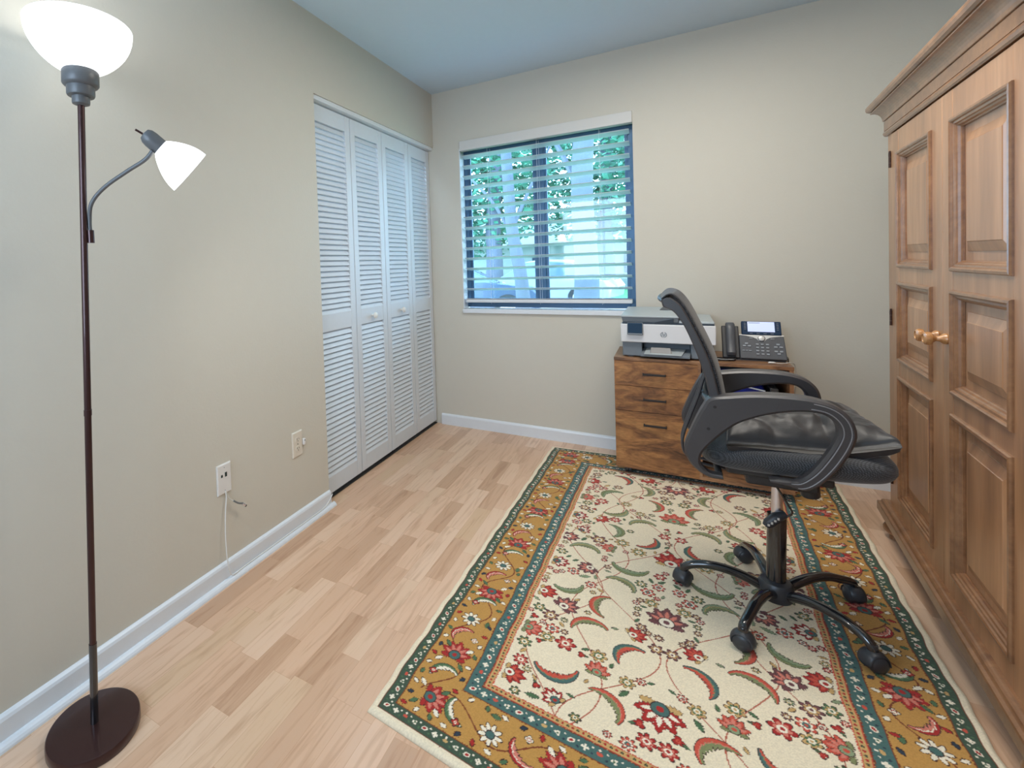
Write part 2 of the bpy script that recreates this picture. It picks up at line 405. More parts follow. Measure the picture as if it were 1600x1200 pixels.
# ------------------------------------------------------------------ window
win = bpy.data.objects.new('window_1', None); COL.objects.link(win); win.location = ((WX0+WX1)/2, .06, WZ0)
struct(win, 'sliding window with dark aluminium frame')
fy0, fy1 = .075, .115
fx0, fx1, fz0, fz1 = WX0+.004, WX1-.002, WZ0+.004, WZ1-.004
f = MB(); t = .030
f.box((fx0, fy0, fz0), (fx0+t, fy1, fz1)); f.box((fx1-t, fy0, fz0), (fx1, fy1, fz1)); f.box((fx0+t, fy0, fz0), (fx1-t, fy1, fz0+.045)); f.box((fx0+t, fy0, fz1-t), (fx1-t, fy1, fz1))
obj('window_frame', f, M['alu'], win, bevel=.002)
mx = .728
f = MB(); f.box((mx-.026, fy0+.004, fz0+t), (mx+.026, fy1-.002, fz1-t))
obj('mullion', f, M['alu'], win, bevel=.002)
tb = .045
for a, b, yy in ((fx0+t, mx-.026, .088), (mx+.026, fx1-t, .100)):
    f = MB(); s = .018
    f.box((a, yy-.008, fz0+tb), (a+s, yy+.008, fz1-t)); f.box((b-s, yy-.008, fz0+tb), (b, yy+.008, fz1-t))
    f.box((a+s, yy-.008, fz0+tb), (b-s, yy+.008, fz0+tb+s)); f.box((a+s, yy-.008, fz1-t-s), (b-s, yy+.008, fz1-t))
    sa = obj('sash', f, M['alu'], win, bevel=.0015)
    gm = M.get('glass')
    if gm is None:
        gm, nt, bb = newmat('window_glass'); nt.nodes.remove(bb)
        out = [n_ for n_ in nt.nodes if n_.type == 'OUTPUT_MATERIAL'][0]
        tr = node(nt, 'ShaderNodeBsdfTransparent'); tr.inputs[0].default_value = (.80, .95, 1, 1)
        gl = node(nt, 'ShaderNodeBsdfGlossy'); gl.inputs['Roughness'].default_value = .03
        mi = node(nt, 'ShaderNodeMixShader'); mi.inputs[0].default_value = .06
        nt.links.new(tr.outputs[0], mi.inputs[1]); nt.links.new(gl.outputs[0], mi.inputs[2]); nt.links.new(mi.outputs[0], out.inputs['Surface'])
        M['glass'] = gm
    obj('glass_pane', MB().box((a+s, yy-.002, fz0+tb+s), (b-s, yy+.002, fz1-t-s)), gm, sa)
sl = MB()
sl.box((WX0-.004, -.016, WZ0-.034), (WX1+.004, .112, WZ0-.004))
obj('window_sill', sl, M['trim'], win, bevel=.003)
lj = MB(); lj.box((WX0-.001, -.003, WZ0), (WX0+.004, .075, WZ1))
obj('reveal', lj, M['trim'], win)

# blind: valance, slats, bottom rail, ladder cords
bl = thing('window_blind', 'white horizontal slat blind lowered over the back wall window', 'blind', ((WX0+WX1)/2, .03, WZ1))
obj('valance', MB().box((.206, -.014, 1.992), (1.281, .040, 2.060)), M['valance'], bl, bevel=.002)
mb = MB(); tilt = math.radians(15); sw = .060
bx0, bx1 = .214, 1.262
for k in range(15):
    zc = 1.952-k*.0731; yc = .036
    dy, dz = math.cos(tilt)*sw/2, math.sin(tilt)*sw/2
    th = .0016
    ring = []
    for xx in (bx0, bx1):
        ring.append([(xx, yc-dy, zc+dz-th), (xx, yc, zc+.003-th), (xx, yc+dy, zc-dz-th), (xx, yc+dy, zc-dz+th), (xx, yc, zc+.003+th), (xx, yc-dy, zc+dz+th)])
    mb.loft(ring)
obj('slats', mb, M['slat'], bl)
obj('bottom_rail', MB().box((bx0, .008, .908), (bx1, .064, .932)), M['rail'], bl, bevel=.004)
for xx in (.40, .73, 1.10):
    for yy in (.005, .067): obj('ladder_cord', MB().tube([(xx, yy, .90), (xx, yy, 1.992)], .0008, 6), M['rail'], bl)

# ------------------------------------------------------------------ wall plates and cords on the left wall
def rot_plate(name, label, cat, y, z, mat):
    t_ = thing(name, label, cat, (0, y, z))
    w_, h_ = .0345, .0575
    pr_ = [[(0, y-w_, z-h_), (0, y+w_, z-h_), (0, y+w_, z+h_), (0, y-w_, z+h_)],
           [(.0035, y-w_, z-h_), (.0035, y+w_, z-h_), (.0035, y+w_, z+h_), (.0035, y-w_, z+h_)],
           [(.0065, y-w_+.004, z-h_+.004), (.0065, y+w_-.004, z-h_+.004), (.0065, y+w_-.004, z+h_-.004), (.0065, y-w_+.004, z+h_-.004)]]
    obj('plate', MB().loft(pr_), mat, t_)
    return t_
o1 = rot_plate('power_outlet', 'ivory double power outlet on the left wall near the closet', 'outlet', -1.664, .388, M['outlet'])
for dz in (-.021, .021):
    a = [(.0064+h, -1.664+math.cos(q)*.0165*s_, .388+dz+max(-.0125, min(.0125, math.sin(q)*.0165))*s_) for h, s_ in ((0, 1),) for q in []]
    circ = [(math.cos(q)*.0168, max(-.013, min(.013, math.sin(q)*.0168))) for q in [2*math.pi*j/28 for j in range(28)]]
    r_ = obj('receptacle', MB().prism(circ, lambda a, b, d: (d, -1.664+a, .388+dz+b), .006, .0085), M['outlet'], o1)
    s_ = MB(); s_.box((.0084, -1.664-.0075, .388+dz), (.0088, -1.664-.0052, .388+dz+.008)); s_.box((.0084, -1.664+.0052, .388+dz), (.0088, -1.664+.0075, .388+dz+.007))
    s_.lathe([(.0024, 0), (.0024, .0004)], (.0084, -1.664, .388+dz-.006), (1, 0, 0), 10)
    obj('slots', s_, M['slot'], r_)
obj('screw', MB().lathe([(.003, 0), (.002, .001)], (.0064, -1.664, .388), (1, 0, 0), 12), M['slot'], o1)
# clear plug-in piece on its right edge
pi = thing('cord_clip', 'small pale plastic clip at the right edge of the power outlet', 'clip', (.0, -1.618, .388))
obj('clip_body', MB().box((.0, -1.629, .372), (.014, -1.612, .402)), M['plate'], pi, bevel=.004)
obj('hole', MB().box((.0136, -1.624, .392), (.0146, -1.619, .397)), M['slot'], pi)

o2 = rot_plate('data_wall_plate', 'almond wall plate with a phone jack and a data jack, cords hanging below', 'wall plate', -2.100, .396, M['plate'])
obj('phone_jack', MB().box((.006, -2.117, .405), (.0072, -2.109, .415)), M['slot'], o2)
obj('data_jack', MB().box((.006, -2.098, .403), (.0072, -2.088, .420)), M['slot'], o2)
obj('screw', MB().lathe([(.0022, 0), (.0018, .001)], (.0062, -2.100, .440), (1, 0, 0), 12), M['phonekey'], o2)
obj('screw', MB().lathe([(.0022, 0), (.0018, .001)], (.0062, -2.100, .352), (1, 0, 0), 12), M['phonekey'], o2)
pts = catmull([(.004, -2.098, .356), (.010, -2.099, .325), (.012, -2.108, .27), (.018, -2.118, .18), (.024, -2.120, .10), (.026, -2.112, .045), (.0225, -2.09, .0225), (.0195, -2.02, .0215), (.0195, -1.8, .0215), (.0195, -1.6, .0215), (.0195, -1.50, .024), (.017, -1.445, .045), (.015, -1.425, .06)], 6)
tag(obj('network_cable', MB().tube(pts, .0022, 8), M['cablewhite'], smooth=True), 'thin white cord from the wall plate down and along the baseboard', 'cord')
cx = thing('coaxial_cable', 'short loose grey cable stub with a metal connector under the wall plate', 'cable', (.005, -2.090, .345))
obj('cable_sheath', MB().tube(catmull([(.004, -2.094, .345), (.012, -2.088, .318), (.020, -2.074, .303)], 6), .0022, 8), M['cabletan'], cx, smooth=True)
obj('cable_end', MB().tube(catmull([(.020, -2.074, .303), (.026, -2.055, .287), (.030, -2.036, .279)], 6), .0034, 10), M['sleevetan'], cx, smooth=True)
obj('connector', MB().tube([(.030, -2.036, .279), (.034, -2.027, .268)], .0052, 10), M['chrome'], cx, smooth=True)
obj('connector_tip', MB().tube([(.034, -2.027, .268), (.0352, -2.024, .2645)], .0048, 10), M['dark'], cx)

# ------------------------------------------------------------------ floor lamp
LB = Vector((.175, -2.715, 0)); LT = Vector((.196, -2.676, 1.635)); LD = (LT-LB).normalized()
def lp(z): return LB+(LT-LB)*(z/1.635)
lamp = thing('floor_lamp', 'dark bronze torchiere floor lamp with white glass bowl and side reading light', 'lamp', tuple(LB))
bprof = [(.108, 0), (.110, .003), (.110, .021), (.108, .025), (.104, .0265), (.03, .028), (.0, .028)]
lab(obj('base', MB().lathe(bprof[:-1], tuple(LB), (0, 0, 1), 64), M['darkmetal'], lamp, smooth=True), 'heavy round dark base')
obj('pole', MB().tube([lp(.02), lp(.30), lp(.9), lp(1.64)], [.0085, .0085, .0085, .0085], 20), M['darkmetal'], lamp, smooth=True)
obj('pole_sleeve', MB().tube([lp(.026), lp(.235)], .0098, 20), M['gloss'], lamp, smooth=True)
obj('pole_joint', MB().tube([lp(.83), lp(.845)], .0096, 20), M['darkmetal'], lamp, smooth=True)
fp = lp(1.630)
obj('socket_cup', MB().lathe([(.010, -.004), (.020, 0), (.021, .003), (.021, .018), (.031, .020), (.033, .024), (.033, .043), (.0, .045)][:-1]+[(.040, .046), (.043, .050), (.043, .080), (.040, .084), (.02, .085)], tuple(fp), tuple(LD), 40), M['lampgrey'], lamp, smooth=True)
bo = []
for s_ in range(13):
    a = s_/12; h = .082+.112*(a**1.25); r = .038+(.124-.038)*math.sin(a*math.pi/2)**.92
    bo.append((r, h))
inn = [(r-.004, h+.002) for r, h in reversed(bo)]
lab(obj('glass_shade', MB().lathe(bo+inn, tuple(fp), tuple(LD), 64), M['bowl'], lamp, smooth=True), 'glowing white bowl shade')
obj('bulb', MB().lathe([(.012, .09), (.026, .115), (.03, .135), (.022, .155), (.008, .163)], tuple(fp), tuple(LD), 24), emit('bulb_glow', (1, .95, .88), 6), lamp, smooth=True)
pl = point_light('torchiere_bulb_lamp', tuple(fp+LD*.15), .04, 1.5, (1, .95, .88))
# side arm
cl = lp(1.300)
view = Vector((-.89, .45, 0)).normalized(); side = Vector((.45, .89, 0)).normalized()
def sp(a, z): return Vector((cl.x, cl.y, 0))+side*a+Vector((0, 0, z))
c_ = sp(.013, 1.30)
obj('arm_clip', MB().tube([sp(.015, 1.275), sp(.015, 1.308)], .0085, 14), M['darkmetal'], lamp, smooth=True)
n1 = Vector((-.43, .90, 0)).normalized()
def g1(u): return at_pl(u, cl, n1)
gp = catmull([sp(.015, 1.300), sp(.014, 1.33), g1((143, 318)), g1((163, 293)), g1((198, 268)), g1((226, 250)), g1((238, 236))], 8)
arm = lab(obj('gooseneck_arm', MB().tube(gp, .0052, 12), M['lampgrey'], lamp, smooth=True), 'bent flexible side arm')
A0 = g1((230, 213)); A1 = at_pl((301, 273), A0, view)
KS = (A0-CAM_P).dot(AX[2])/(sp(.150, 1.562)-CAM_P).dot(AX[2])*.95
ax = (A1-A0).normalized()
skt = obj('reading_socket', MB().lathe([(r*KS, h*KS) for r, h in [(.006, -.012), (.016, -.010), (.0225, .0), (.0245, .014), (.0245, .052), (.020, .056)]], tuple(A0), tuple(ax), 32), M['lampgrey'], lamp, smooth=True)
obj('switch', MB().tube([A0-ax*.008-side*.004, A0-ax*.022-side*.010], .0028, 8), M['darkmetal'], skt, smooth=True)
co = []
for s_ in range(11):
    a = s_/10; co.append((KS*(.024+(.071-.024)*math.sin(a*math.pi/2)**.85), KS*(.044+.104*a)))
rd = obj('reading_shade', MB().lathe(co+[(r-.0035, h) for r, h in reversed(co)], tuple(A0), tuple(ax), 48), M['cone'], lamp, smooth=True)
obj('reading_bulb', MB().lathe([(r*KS, h*KS) for r, h in [(.01, .055), (.022, .075), (.024, .09), (.012, .108)]], tuple(A0), tuple(ax), 20), emit('bulb_glow_2', (1, .96, .9), 6), lamp, smooth=True)
l2 = bpy.data.lights.new('reading_lamp_light', 'SPOT'); l2.energy = 10; l2.color = (1, .95, .88); l2.spot_size = math.radians(150); l2.spot_blend = 1.0; l2.shadow_soft_size = .03
l2o = bpy.data.objects.new('reading_lamp_light', l2); COL.objects.link(l2o); l2o.location = A0+ax*.125*KS
l2o.rotation_euler = (-ax).to_track_quat('Z', 'Y').to_euler()

# ------------------------------------------------------------------ armoire (stands slightly turned)
TH = .081; DV = Vector((-math.sin(TH), -math.cos(TH), 0)); NV = Vector((-math.cos(TH), math.sin(TH), 0)); F0 = -2.247*NV
def A(u, z, o=0.0): return F0+DV*u+NV*o+Vector((0, 0, z))
U0, U1, DEP = .326, 1.620, .56
ar = thing('armoire', 'tall brown wooden armoire with two panelled doors, round knobs and heavy cornice', 'armoire', tuple(A((U0+U1)/2, 0, -.25)))
def abox(mb, u0, u1, z0, z1, o0, o1):
    return mb.hexa([A(u0, z0, o0), A(u1, z0, o0), A(u1, z0, o1), A(u0, z0, o1), A(u0, z1, o0), A(u1, z1, o0), A(u1, z1, o1), A(u0, z1, o1)])
mb = MB()
abox(mb, U0, U0+.022, .105, 1.66, -DEP, 0); abox(mb, U1-.022, U1, .105, 1.66, -DEP, 0)
abox(mb, U0+.022, U1-.022, .105, 1.66, -DEP, -DEP+.012); abox(mb, U0+.022, U1-.022, .105, .125, -DEP+.012, -.03); abox(mb, U0+.022, U1-.022, 1.642, 1.66, -DEP+.012, -.03)
obj('carcass', mb, M['armoire'], ar, bevel=.002)
for a, b in ((U0+.0, U0+.060), (U1-.060, U1)):
    mb = MB(); abox(mb, a, b, .105, 1.655, -.02, .001); obj('frame_post', mb, M['armoire'], ar, bevel=.002)
def ring_profile(prof, name, mat):
    rings = [[A(U0-o, z, o), A(U1+o, z, o), A(U1+o, z, -DEP-.0), A(U0-o, z, -DEP-.0)] for o, z in prof]
    return obj(name, MB().loft(rings), mat, ar)
cor = [(.0, 1.640), (.007, 1.640), (.011, 1.644), (.0135, 1.652), (.0105, 1.660), (.0085, 1.6605), (.0085, 1.6620), (.0105, 1.6625), (.0105, 1.700), (.0085, 1.7005), (.0085, 1.703), (.013, 1.7035)]
for k in range(8):
    q_ = k/7*math.pi/2
    cor.append((.014+.030*(1-math.cos(q_)), 1.705+.040*math.sin(q_)))
cor += [(.0445, 1.7475), (.0420, 1.7485), (.0420, 1.7515), (.047, 1.752), (.0535, 1.757), (.0565, 1.765), (.0560, 1.774), (.0515, 1.781), (.044, 1.784), (.0, 1.785)]
co_ = ring_profile(cor, 'cornice', M['armoire_dark'])
base = [(.0, .137), (.010, .137), (.0135, .1345), (.018, .133), (.0225, .130), (.024, .125), (.026, .1215), (.0335, .119), (.035, .114), (.035, .084), (.031, .078), (.0, .078)]
ring_profile(base, 'plinth', M['armoire_dark'])
for u_, o_ in ((U0+.05, -.02), (U1-.05, -.02), (U0+.05, -DEP+.06), (U1-.05, -DEP+.06)):
    c = A(u_, 0, o_)
    obj('bun_foot', MB().lathe([(.030, 0), (.036, .004), (.034, .012), (.030, .018), (.044, .024), (.052, .036), (.052, .048), (.046, .060), (.036, .066), (.040, .070), (.042, .080)], tuple(c), (0, 0, 1), 32), M['armoire_dark'], ar, smooth=True)
# doors
ROWS = [(1.548, 1.116), (1.050, .754), (.685, .208)]
def adoor(u0, u1, pa, pb, knob_u, hinge_u, label):
    z0, z1 = .128, 1.636; o0, o1 = -.018, .004
    mb = MB()
    abox(mb, u0, pa, z0, z1, o0, o1); abox(mb, pb, u1, z0, z1, o0, o1)
    zs = [z1]+[v for r in ROWS for v in r]+[z0]
    g = .0009
    for k in range(0, len(zs), 2): abox(mb, pa+g, pb-g, zs[k+1], zs[k], o0, o1-.0006)
    d_ = lab(obj('door', mb, M['armoire'], ar, bevel=.0012), label)
    for (zt, zb) in ROWS:
        # moulding frame: (inset, offset)
        prof = [(-.006, .000), (-.006, .008), (-.003, .0115), (.003, .0125), (.007, .010), (.009, .0060), (.015, .0050), (.017, .0015), (.021, -.001), (.023, -.006), (.026, -.008), (.026, -.013)]
        rings = [[A(pa+i, zb+i, o), A(pb-i, zb+i, o), A(pb-i, zt-i, o), A(pa+i, zt-i, o)] for i, o in prof]
        obj('panel_moulding', MB().loft(rings, True, False, False), M['armoire_dark'], d_)
        pp = [(.020, -.0135), (.052, -.0135), (.0525, -.0110), (.078, -.0035), (.080, -.0020)]
        rings = [[A(pa+i, zb+i, o), A(pb-i, zb+i, o), A(pb-i, zt-i, o), A(pa+i, zt-i, o)] for i, o in pp]
        obj('raised_panel', MB().loft(rings, True, False, True), M['armoire'], d_)
    kp = [(.0145, 0), (.0165, .004), (.0150, .010), (.0085, .017), (.0075, .024), (.012, .030), (.0185, .034), (.0205, .040), (.019, .047), (.0125, .0505), (.0115, .0485), (.004, .0475)]
    lab(obj('knob', MB().lathe(kp, tuple(A(knob_u, .906, .003)), tuple(NV), 32), M['knobwood'], d_, smooth=True), 'turned orange brown knob')
    for zc in (1.535, .905, .26):
        h = MB()
        c = A(hinge_u, zc, .007)
        h.tube([c+Vector((0, 0, -.030)), c+Vector((0, 0, -.012))], .0042, 10); h.tube([c+Vector((0, 0, -.011)), c+Vector((0, 0, .011))], .0038, 10); h.tube([c+Vector((0, 0, .012)), c+Vector((0, 0, .030))], .0042, 10)
        h.lathe([(.0026, 0), (.0034, .003), (.002, .007)], tuple(c+Vector((0, 0, .03))), (0, 0, 1), 10)
        obj('hinge', h, M['hinge'], d_, smooth=True)
adoor(.388, .9695, .490, .874, .932, .386, 'left door of three panels')
adoor(.9725, 1.558, 1.055, 1.434, 1.010, 1.560, 'right door of three panels')

# ------------------------------------------------------------------ rustic file cabinet on casters
X0, X1, XM, FY, BY = 1.193, 1.930, 1.564, -.405, -.035
ZB, ZT = .052, .652
RUGZ = .012
cab = thing('file_cabinet', 'rustic brown rolling file cabinet with three drawers and an open shelf bay', 'cabinet', ((X0+X1)/2, (FY+BY)/2, 0))
obj('top_board', MB().box((X0-.001, FY-.001, ZT-.016), (X1+.002, BY, ZT)), M['rustic_top'], cab, bevel=.0012)
obj('bottom_board', MB().box((X0, FY, ZB), (X1, BY, ZB+.016)), M['rustic_top'], cab, bevel=.001)
for x, nm in ((X0, 'side_panel'), (X1-.015, 'side_panel'), (XM, 'divider')):
    obj(nm, MB().box((x, FY+(.018 if x == X0 else .0), ZB+.016), (x+.015, BY, ZT-.016)), M['rustic_top'], cab)
obj('back_panel', MB().box((X0+.015, BY-.006, ZB+.016), (X1-.015, BY, ZT-.016)), M['pdark'], cab)
obj('shelf', MB().box((XM+.015, FY+.02, .300), (X1-.015, BY-.006, .315)), M['rustic_top'], cab)
dz = [(ZT-.018, .502), (.4995, .3665), (.364, ZB+.003)]
for a, b in dz:
    d_ = obj('drawer', MB().box((X0, FY-.001, b), (XM+.002, FY+.017, a)), M['rustic'], cab, bevel=.0008)
    zc = a-.064 if a-b < .2 else a-.064
    h = MB(); xa, xb = 1.326, 1.430
    h.box((xa, FY-.022, zc-.0055), (xb, FY-.015, zc+.0055)); h.box((xa, FY-.016, zc-.0055), (xa+.006, FY-.001, zc+.0055)); h.box((xb-.006, FY-.016, zc-.0055), (xb, FY-.001, zc+.0055))
    obj('handle', h, M['ironhandle'], d_, bevel=.0015)
for x in (X0+.055, X1-.055):
    for y in (FY+.055, BY-.13):
        z0 = RUGZ if y < -.1 else RUGZ
        c = MB()
        c.lathe([(.006, 0), (.018, .001), (.019, .004), (.019, .010), (.018, .013), (.006, .014)], (x-.016, y, z0+.019), (1, 0, 0), 20)
        c.lathe([(.006, 0), (.018, .001), (.019, .004), (.019, .010), (.018, .013), (.006, .014)], (x+.002, y, z0+.019), (1, 0, 0), 20)
        c.box((x-.0025, y-.013, z0+.014), (x+.0025, y+.013, z0+.038)); c.box((x-.018, y-.018, z0+.037), (x+.018, y+.018, ZB+.001))
        obj('caster', c, M['caster'], cab, smooth=True)
# things in the open bay
ZS = .315
bb = thing('blue_file_box', 'deep blue open file box on the shelf of the rustic cabinet', 'file box', (1.70, -.22, ZS))
s = MB(); xa, xb, ya, yb, zt = 1.590, 1.838, -.375, -.06, .560
s.box((xa, ya, ZS), (xb, ya+.003, ZS+.185)); s.box((xa, yb-.003, ZS), (xb, yb, zt)); s.box((xa, ya, ZS), (xb, yb, ZS+.003))
for x in (xa, xb-.003):
    s.hexa([(x, ya, ZS), (x+.003, ya, ZS), (x+.003, yb, ZS), (x, yb, ZS), (x, ya, ZS+.185), (x+.003, ya, ZS+.185), (x+.003, yb, zt), (x, yb, zt)])
obj('box_body', s, M['blue'], bb)
for k in range(6):
    y = -.345+k*.045
    obj('paper_folder', MB().hexa([(xa+.008, y, ZS+.004), (xb-.006, y, ZS+.004), (xb-.006, y+.006, ZS+.004), (xa+.008, y+.006, ZS+.004), (xa+.008, y, .568-.0*k), (xb-.006, y, .520+.004*k), (xb-.006, y+.006, .520+.004*k), (xa+.008, y+.006, .568)]), M['blue'] if k < 5 else M['paper'], bb)
obj('white_edge', MB().hexa([(xa+.006, -.353, .563), (xb-.004, -.353, .5155), (xb-.004, -.350, .5155), (xa+.006, -.350, .563), (xa+.006, -.353, .569), (xb-.004, -.353, .5215), (xb-.004, -.350, .5215), (xa+.006, -.350, .569)]), M['paper'], bb)
obj('box_edge', MB().box((xb, ya-.001, ZS), (xb+.005, ya+.010, .515)), M['paper'], bb)
bk = thing('black_binder', 'black binder leaning at the right of the blue file box', 'binder', (1.875, -.2, ZS))
obj('binder_cover', MB().hexa([(1.868, -.36, ZS), (1.900, -.36, ZS), (1.900, -.10, ZS), (1.868, -.10, ZS), (1.850, -.36, .535), (1.882, -.36, .535), (1.882, -.10, .535), (1.850, -.10, .535)]), M['black'], bk, bevel=.003)
obj('binder_pages', MB().hexa([(1.873, -.361, ZS+.004), (1.895, -.361, ZS+.004), (1.895, -.355, ZS+.004), (1.873, -.355, ZS+.004), (1.856, -.361, .53), (1.877, -.361, .53), (1.877, -.355, .53), (1.856, -.355, .53)]), M['greyplastic'], bk)

# ------------------------------------------------------------------ printer
T = ZT
pf = -.385
pr_ = thing('printer', 'white and grey inkjet printer with touch screen on the left of the cabinet top', 'printer', (1.43, -.22, T))
px0, px1 = 1.233, 1.640
mb = MB(); mb.box((px0, pf+.012, T+.006), (1.325, -.05, T+.088)); mb.box((1.540, pf+.012, T+.006), (px1-.006, -.05, T+.088)); mb.box((1.325, -.29, T+.006), (1.540, -.05, T+.088))
mb.box((1.325, pf+.02, T+.006), (1.540, -.29, T+.014))
obj('lower_body', mb, M['pgrey'], pr_, bevel=.004)
for x in (1.27, 1.60):
    for y in (-.35, -.09): obj('rubber_foot', MB().box((x-.012, y-.012, T), (x+.012, y+.012, T+.007)), M['pdark'], pr_)
mb = MB(); mb.box((px0-.006, pf-.010, T+.083), (px1+.004, -.05, T+.180))
front = obj('front_panel', mb, M['pwhite'], pr_, bevel=.004)
mb = MB(); mb.box((px0+.002, pf-.004, T+.180), (px1-.002, -.048, T+.188)); obj('lid_seam', mb, M['pdark'], pr_)
# scanner lid and document feeder: front lip overhangs, tapers back
mb = MB()
mb.hexa([(px0+.004, pf+.002, T+.188), (1.49, pf+.002, T+.188), (1.49, -.06, T+.188), (px0+.004, -.06, T+.188),
         (px0-.002, pf-.006, T+.220), (1.49, pf-.006, T+.216), (1.49, -.06, T+.216), (px0-.002, -.06, T+.220)])
obj('document_feeder', mb, M['pgrey'], pr_, bevel=.003)
mb = MB()
mb.hexa([(px0-.004, pf-.008, T+.217), (1.53, pf-.008, T+.215), (1.53, -.08, T+.238), (px0+.01, -.08, T+.238),
         (px0-.004, pf-.008, T+.2255), (1.53, pf-.008, T+.223), (1.53, -.08, T+.246), (px0+.01, -.08, T+.246)])
ft = obj('feeder_cover', mb, M['pgreylight'], pr_, bevel=.002)
mb = MB(); mb.hexa([(1.405, -.20, T+.2385), (1.47, -.20, T+.2380), (1.50, -.10, T+.2465), (1.42, -.10, T+.2465), (1.405, -.20, T+.2405), (1.47, -.20, T+.240), (1.50, -.10, T+.249), (1.42, -.10, T+.249)])
obj('paper_slot', mb, M['pdark'], pr_)
mb = MB(); mb.hexa([(1.49, pf+.002, T+.188), (px1, pf+.002, T+.188), (px1, -.06, T+.188), (1.49, -.06, T+.188), (1.49, pf+.006, T+.205), (px1-.002, pf+.006, T+.199), (px1-.002, -.06, T+.204), (1.49, -.06, T+.21)])
obj('scanner_lid', mb, M['pgreylight'], pr_, bevel=.003)
mb = MB(); mb.hexa([(1.383, pf-.0068, T+.189), (1.468, pf-.0068, T+.189), (1.468, pf, T+.189), (1.383, pf, T+.189), (1.383, pf-.0075, T+.190), (1.468, pf-.0085, T+.212), (1.468, pf, T+.212), (1.383, pf, T+.190)])
obj('feeder_recess', mb, M['pdark'], pr_)
# touch screen, hinged out at its foot
mb = MB(); sx0, sx1 = 1.259, 1.332
mb.hexa([(sx0, pf-.030, T+.124), (sx1, pf-.030, T+.124), (sx1, pf-.008, T+.124), (sx0, pf-.008, T+.124), (sx0, pf-.016, T+.189), (sx1, pf-.016, T+.189), (sx1, pf-.008, T+.189), (sx0, pf-.008, T+.189)])
ts = obj('touch_panel', mb, M['pgrey'], pr_, bevel=.004)
mb = MB(); mb.hexa([(sx0+.003, pf-.0300, T+.134), (sx1-.004, pf-.0300, T+.134), (sx1-.004, pf-.026, T+.134), (sx0+.003, pf-.026, T+.134), (sx0+.003, pf-.0190, T+.187), (sx1-.004, pf-.0190, T+.187), (sx1-.004, pf-.015, T+.187), (sx0+.003, pf-.015, T+.187)])
obj('screen_glass', mb, M['glassdark'], ts, bevel=.002)
# output tray
mb = MB(); mb.hexa([(1.318, pf-.030, T+.012), (1.535, pf-.030, T+.012), (1.545, -.30, T+.018), (1.325, -.30, T+.018), (1.318, pf-.030, T+.026), (1.535, pf-.030, T+.026), (1.545, -.30, T+.044), (1.325, -.30, T+.044)])
tr_ = obj('output_tray', mb, M['pgrey'], pr_, bevel=.002)
mb = MB(); mb.hexa([(1.335, pf-.040, T+.026), (1.500, pf-.040, T+.026), (1.520, -.33, T+.042), (1.345, -.33, T+.042), (1.335, pf-.040, T+.030), (1.500, pf-.040, T+.030), (1.520, -.33, T+.047), (1.345, -.33, T+.047)])
obj('tray_flap', mb, M['pgreylight'], tr_, bevel=.001)
mb = MB(); mb.hexa([(1.362, pf-.028, T+.030), (1.458, pf-.028, T+.030), (1.458, pf-.022, T+.030), (1.362, pf-.022, T+.030), (1.366, pf-.016, T+.060), (1.452, pf-.016, T+.060), (1.452, pf-.010, T+.060), (1.366, pf-.010, T+.060)])
obj('paper_stop', mb, M['armstop'] if 'armstop' in M else plain('paper_stop_grey', (.30, .29, .28), .5), tr_, bevel=.003)
mb = MB()
for k in range(6): mb.box((1.345+k*.030, -.3005, T+.072), (1.365+k*.030, -.292, T+.080))
obj('roller_ribs', mb, M['pgrey'], pr_)
# round maker's emblem on the white panel: ring broken by slanted letters
cxl, czl, yl, R_ = 1.4235, T+.128, pf-.0102, .0145
mb = MB()
def arc(a0, a1, r0, r1, n=14):
    out = [(cxl+math.cos(a)*r1, czl+math.sin(a)*r1) for a in [math.radians(a0+(a1-a0)*j/n) for j in range(n+1)]]
    out += [(cxl+math.cos(a)*r0, czl+math.sin(a)*r0) for a in [math.radians(a1+(a0-a1)*j/n) for j in range(n+1)]]
    return out
def flatpoly(mb, poly): mb.prism(poly, lambda a, b, d: (a, d, b), yl-.0008, yl+.0004)
for a0, a1 in ((100, 250), (-80, 70)):
    n = 16
    for j in range(n):
        flatpoly(mb, arc(a0+(a1-a0)*j/n, a0+(a1-a0)*(j+1)/n, R_*.80, R_, 1))
def stroke(mb, x0, z0, x1, z1, w=.0011):
    d = Vector((x1-x0, z1-z0)).normalized(); n = Vector((-d.y, d.x))*w
    flatpoly(mb, [(cxl+x0-n.x, czl+z0-n.y), (cxl+x1-n.x, czl+z1-n.y), (cxl+x1+n.x, czl+z1+n.y), (cxl+x0+n.x, czl+z0+n.y)])
stroke(mb, -.0090, -.0065, -.0030, .0135); stroke(mb, -.0045, .0045, .0000, .0045); stroke(mb, -.0002, .0045, -.0034, -.0065)
stroke(mb, .0042, .0045, -.0016, -.0135); stroke(mb, .0040, .0045, .0082, .0045); stroke(mb, .0082, .0045, .0052, -.0055); stroke(mb, .0052, -.0055, .0012, -.0055)
obj('emblem', mb, M['pgrey'], front)

# ------------------------------------------------------------------ desk phone
ph = thing('desk_phone', 'charcoal desk phone with lit blue screen and handset on the left', 'telephone', (1.80, -.25, T))
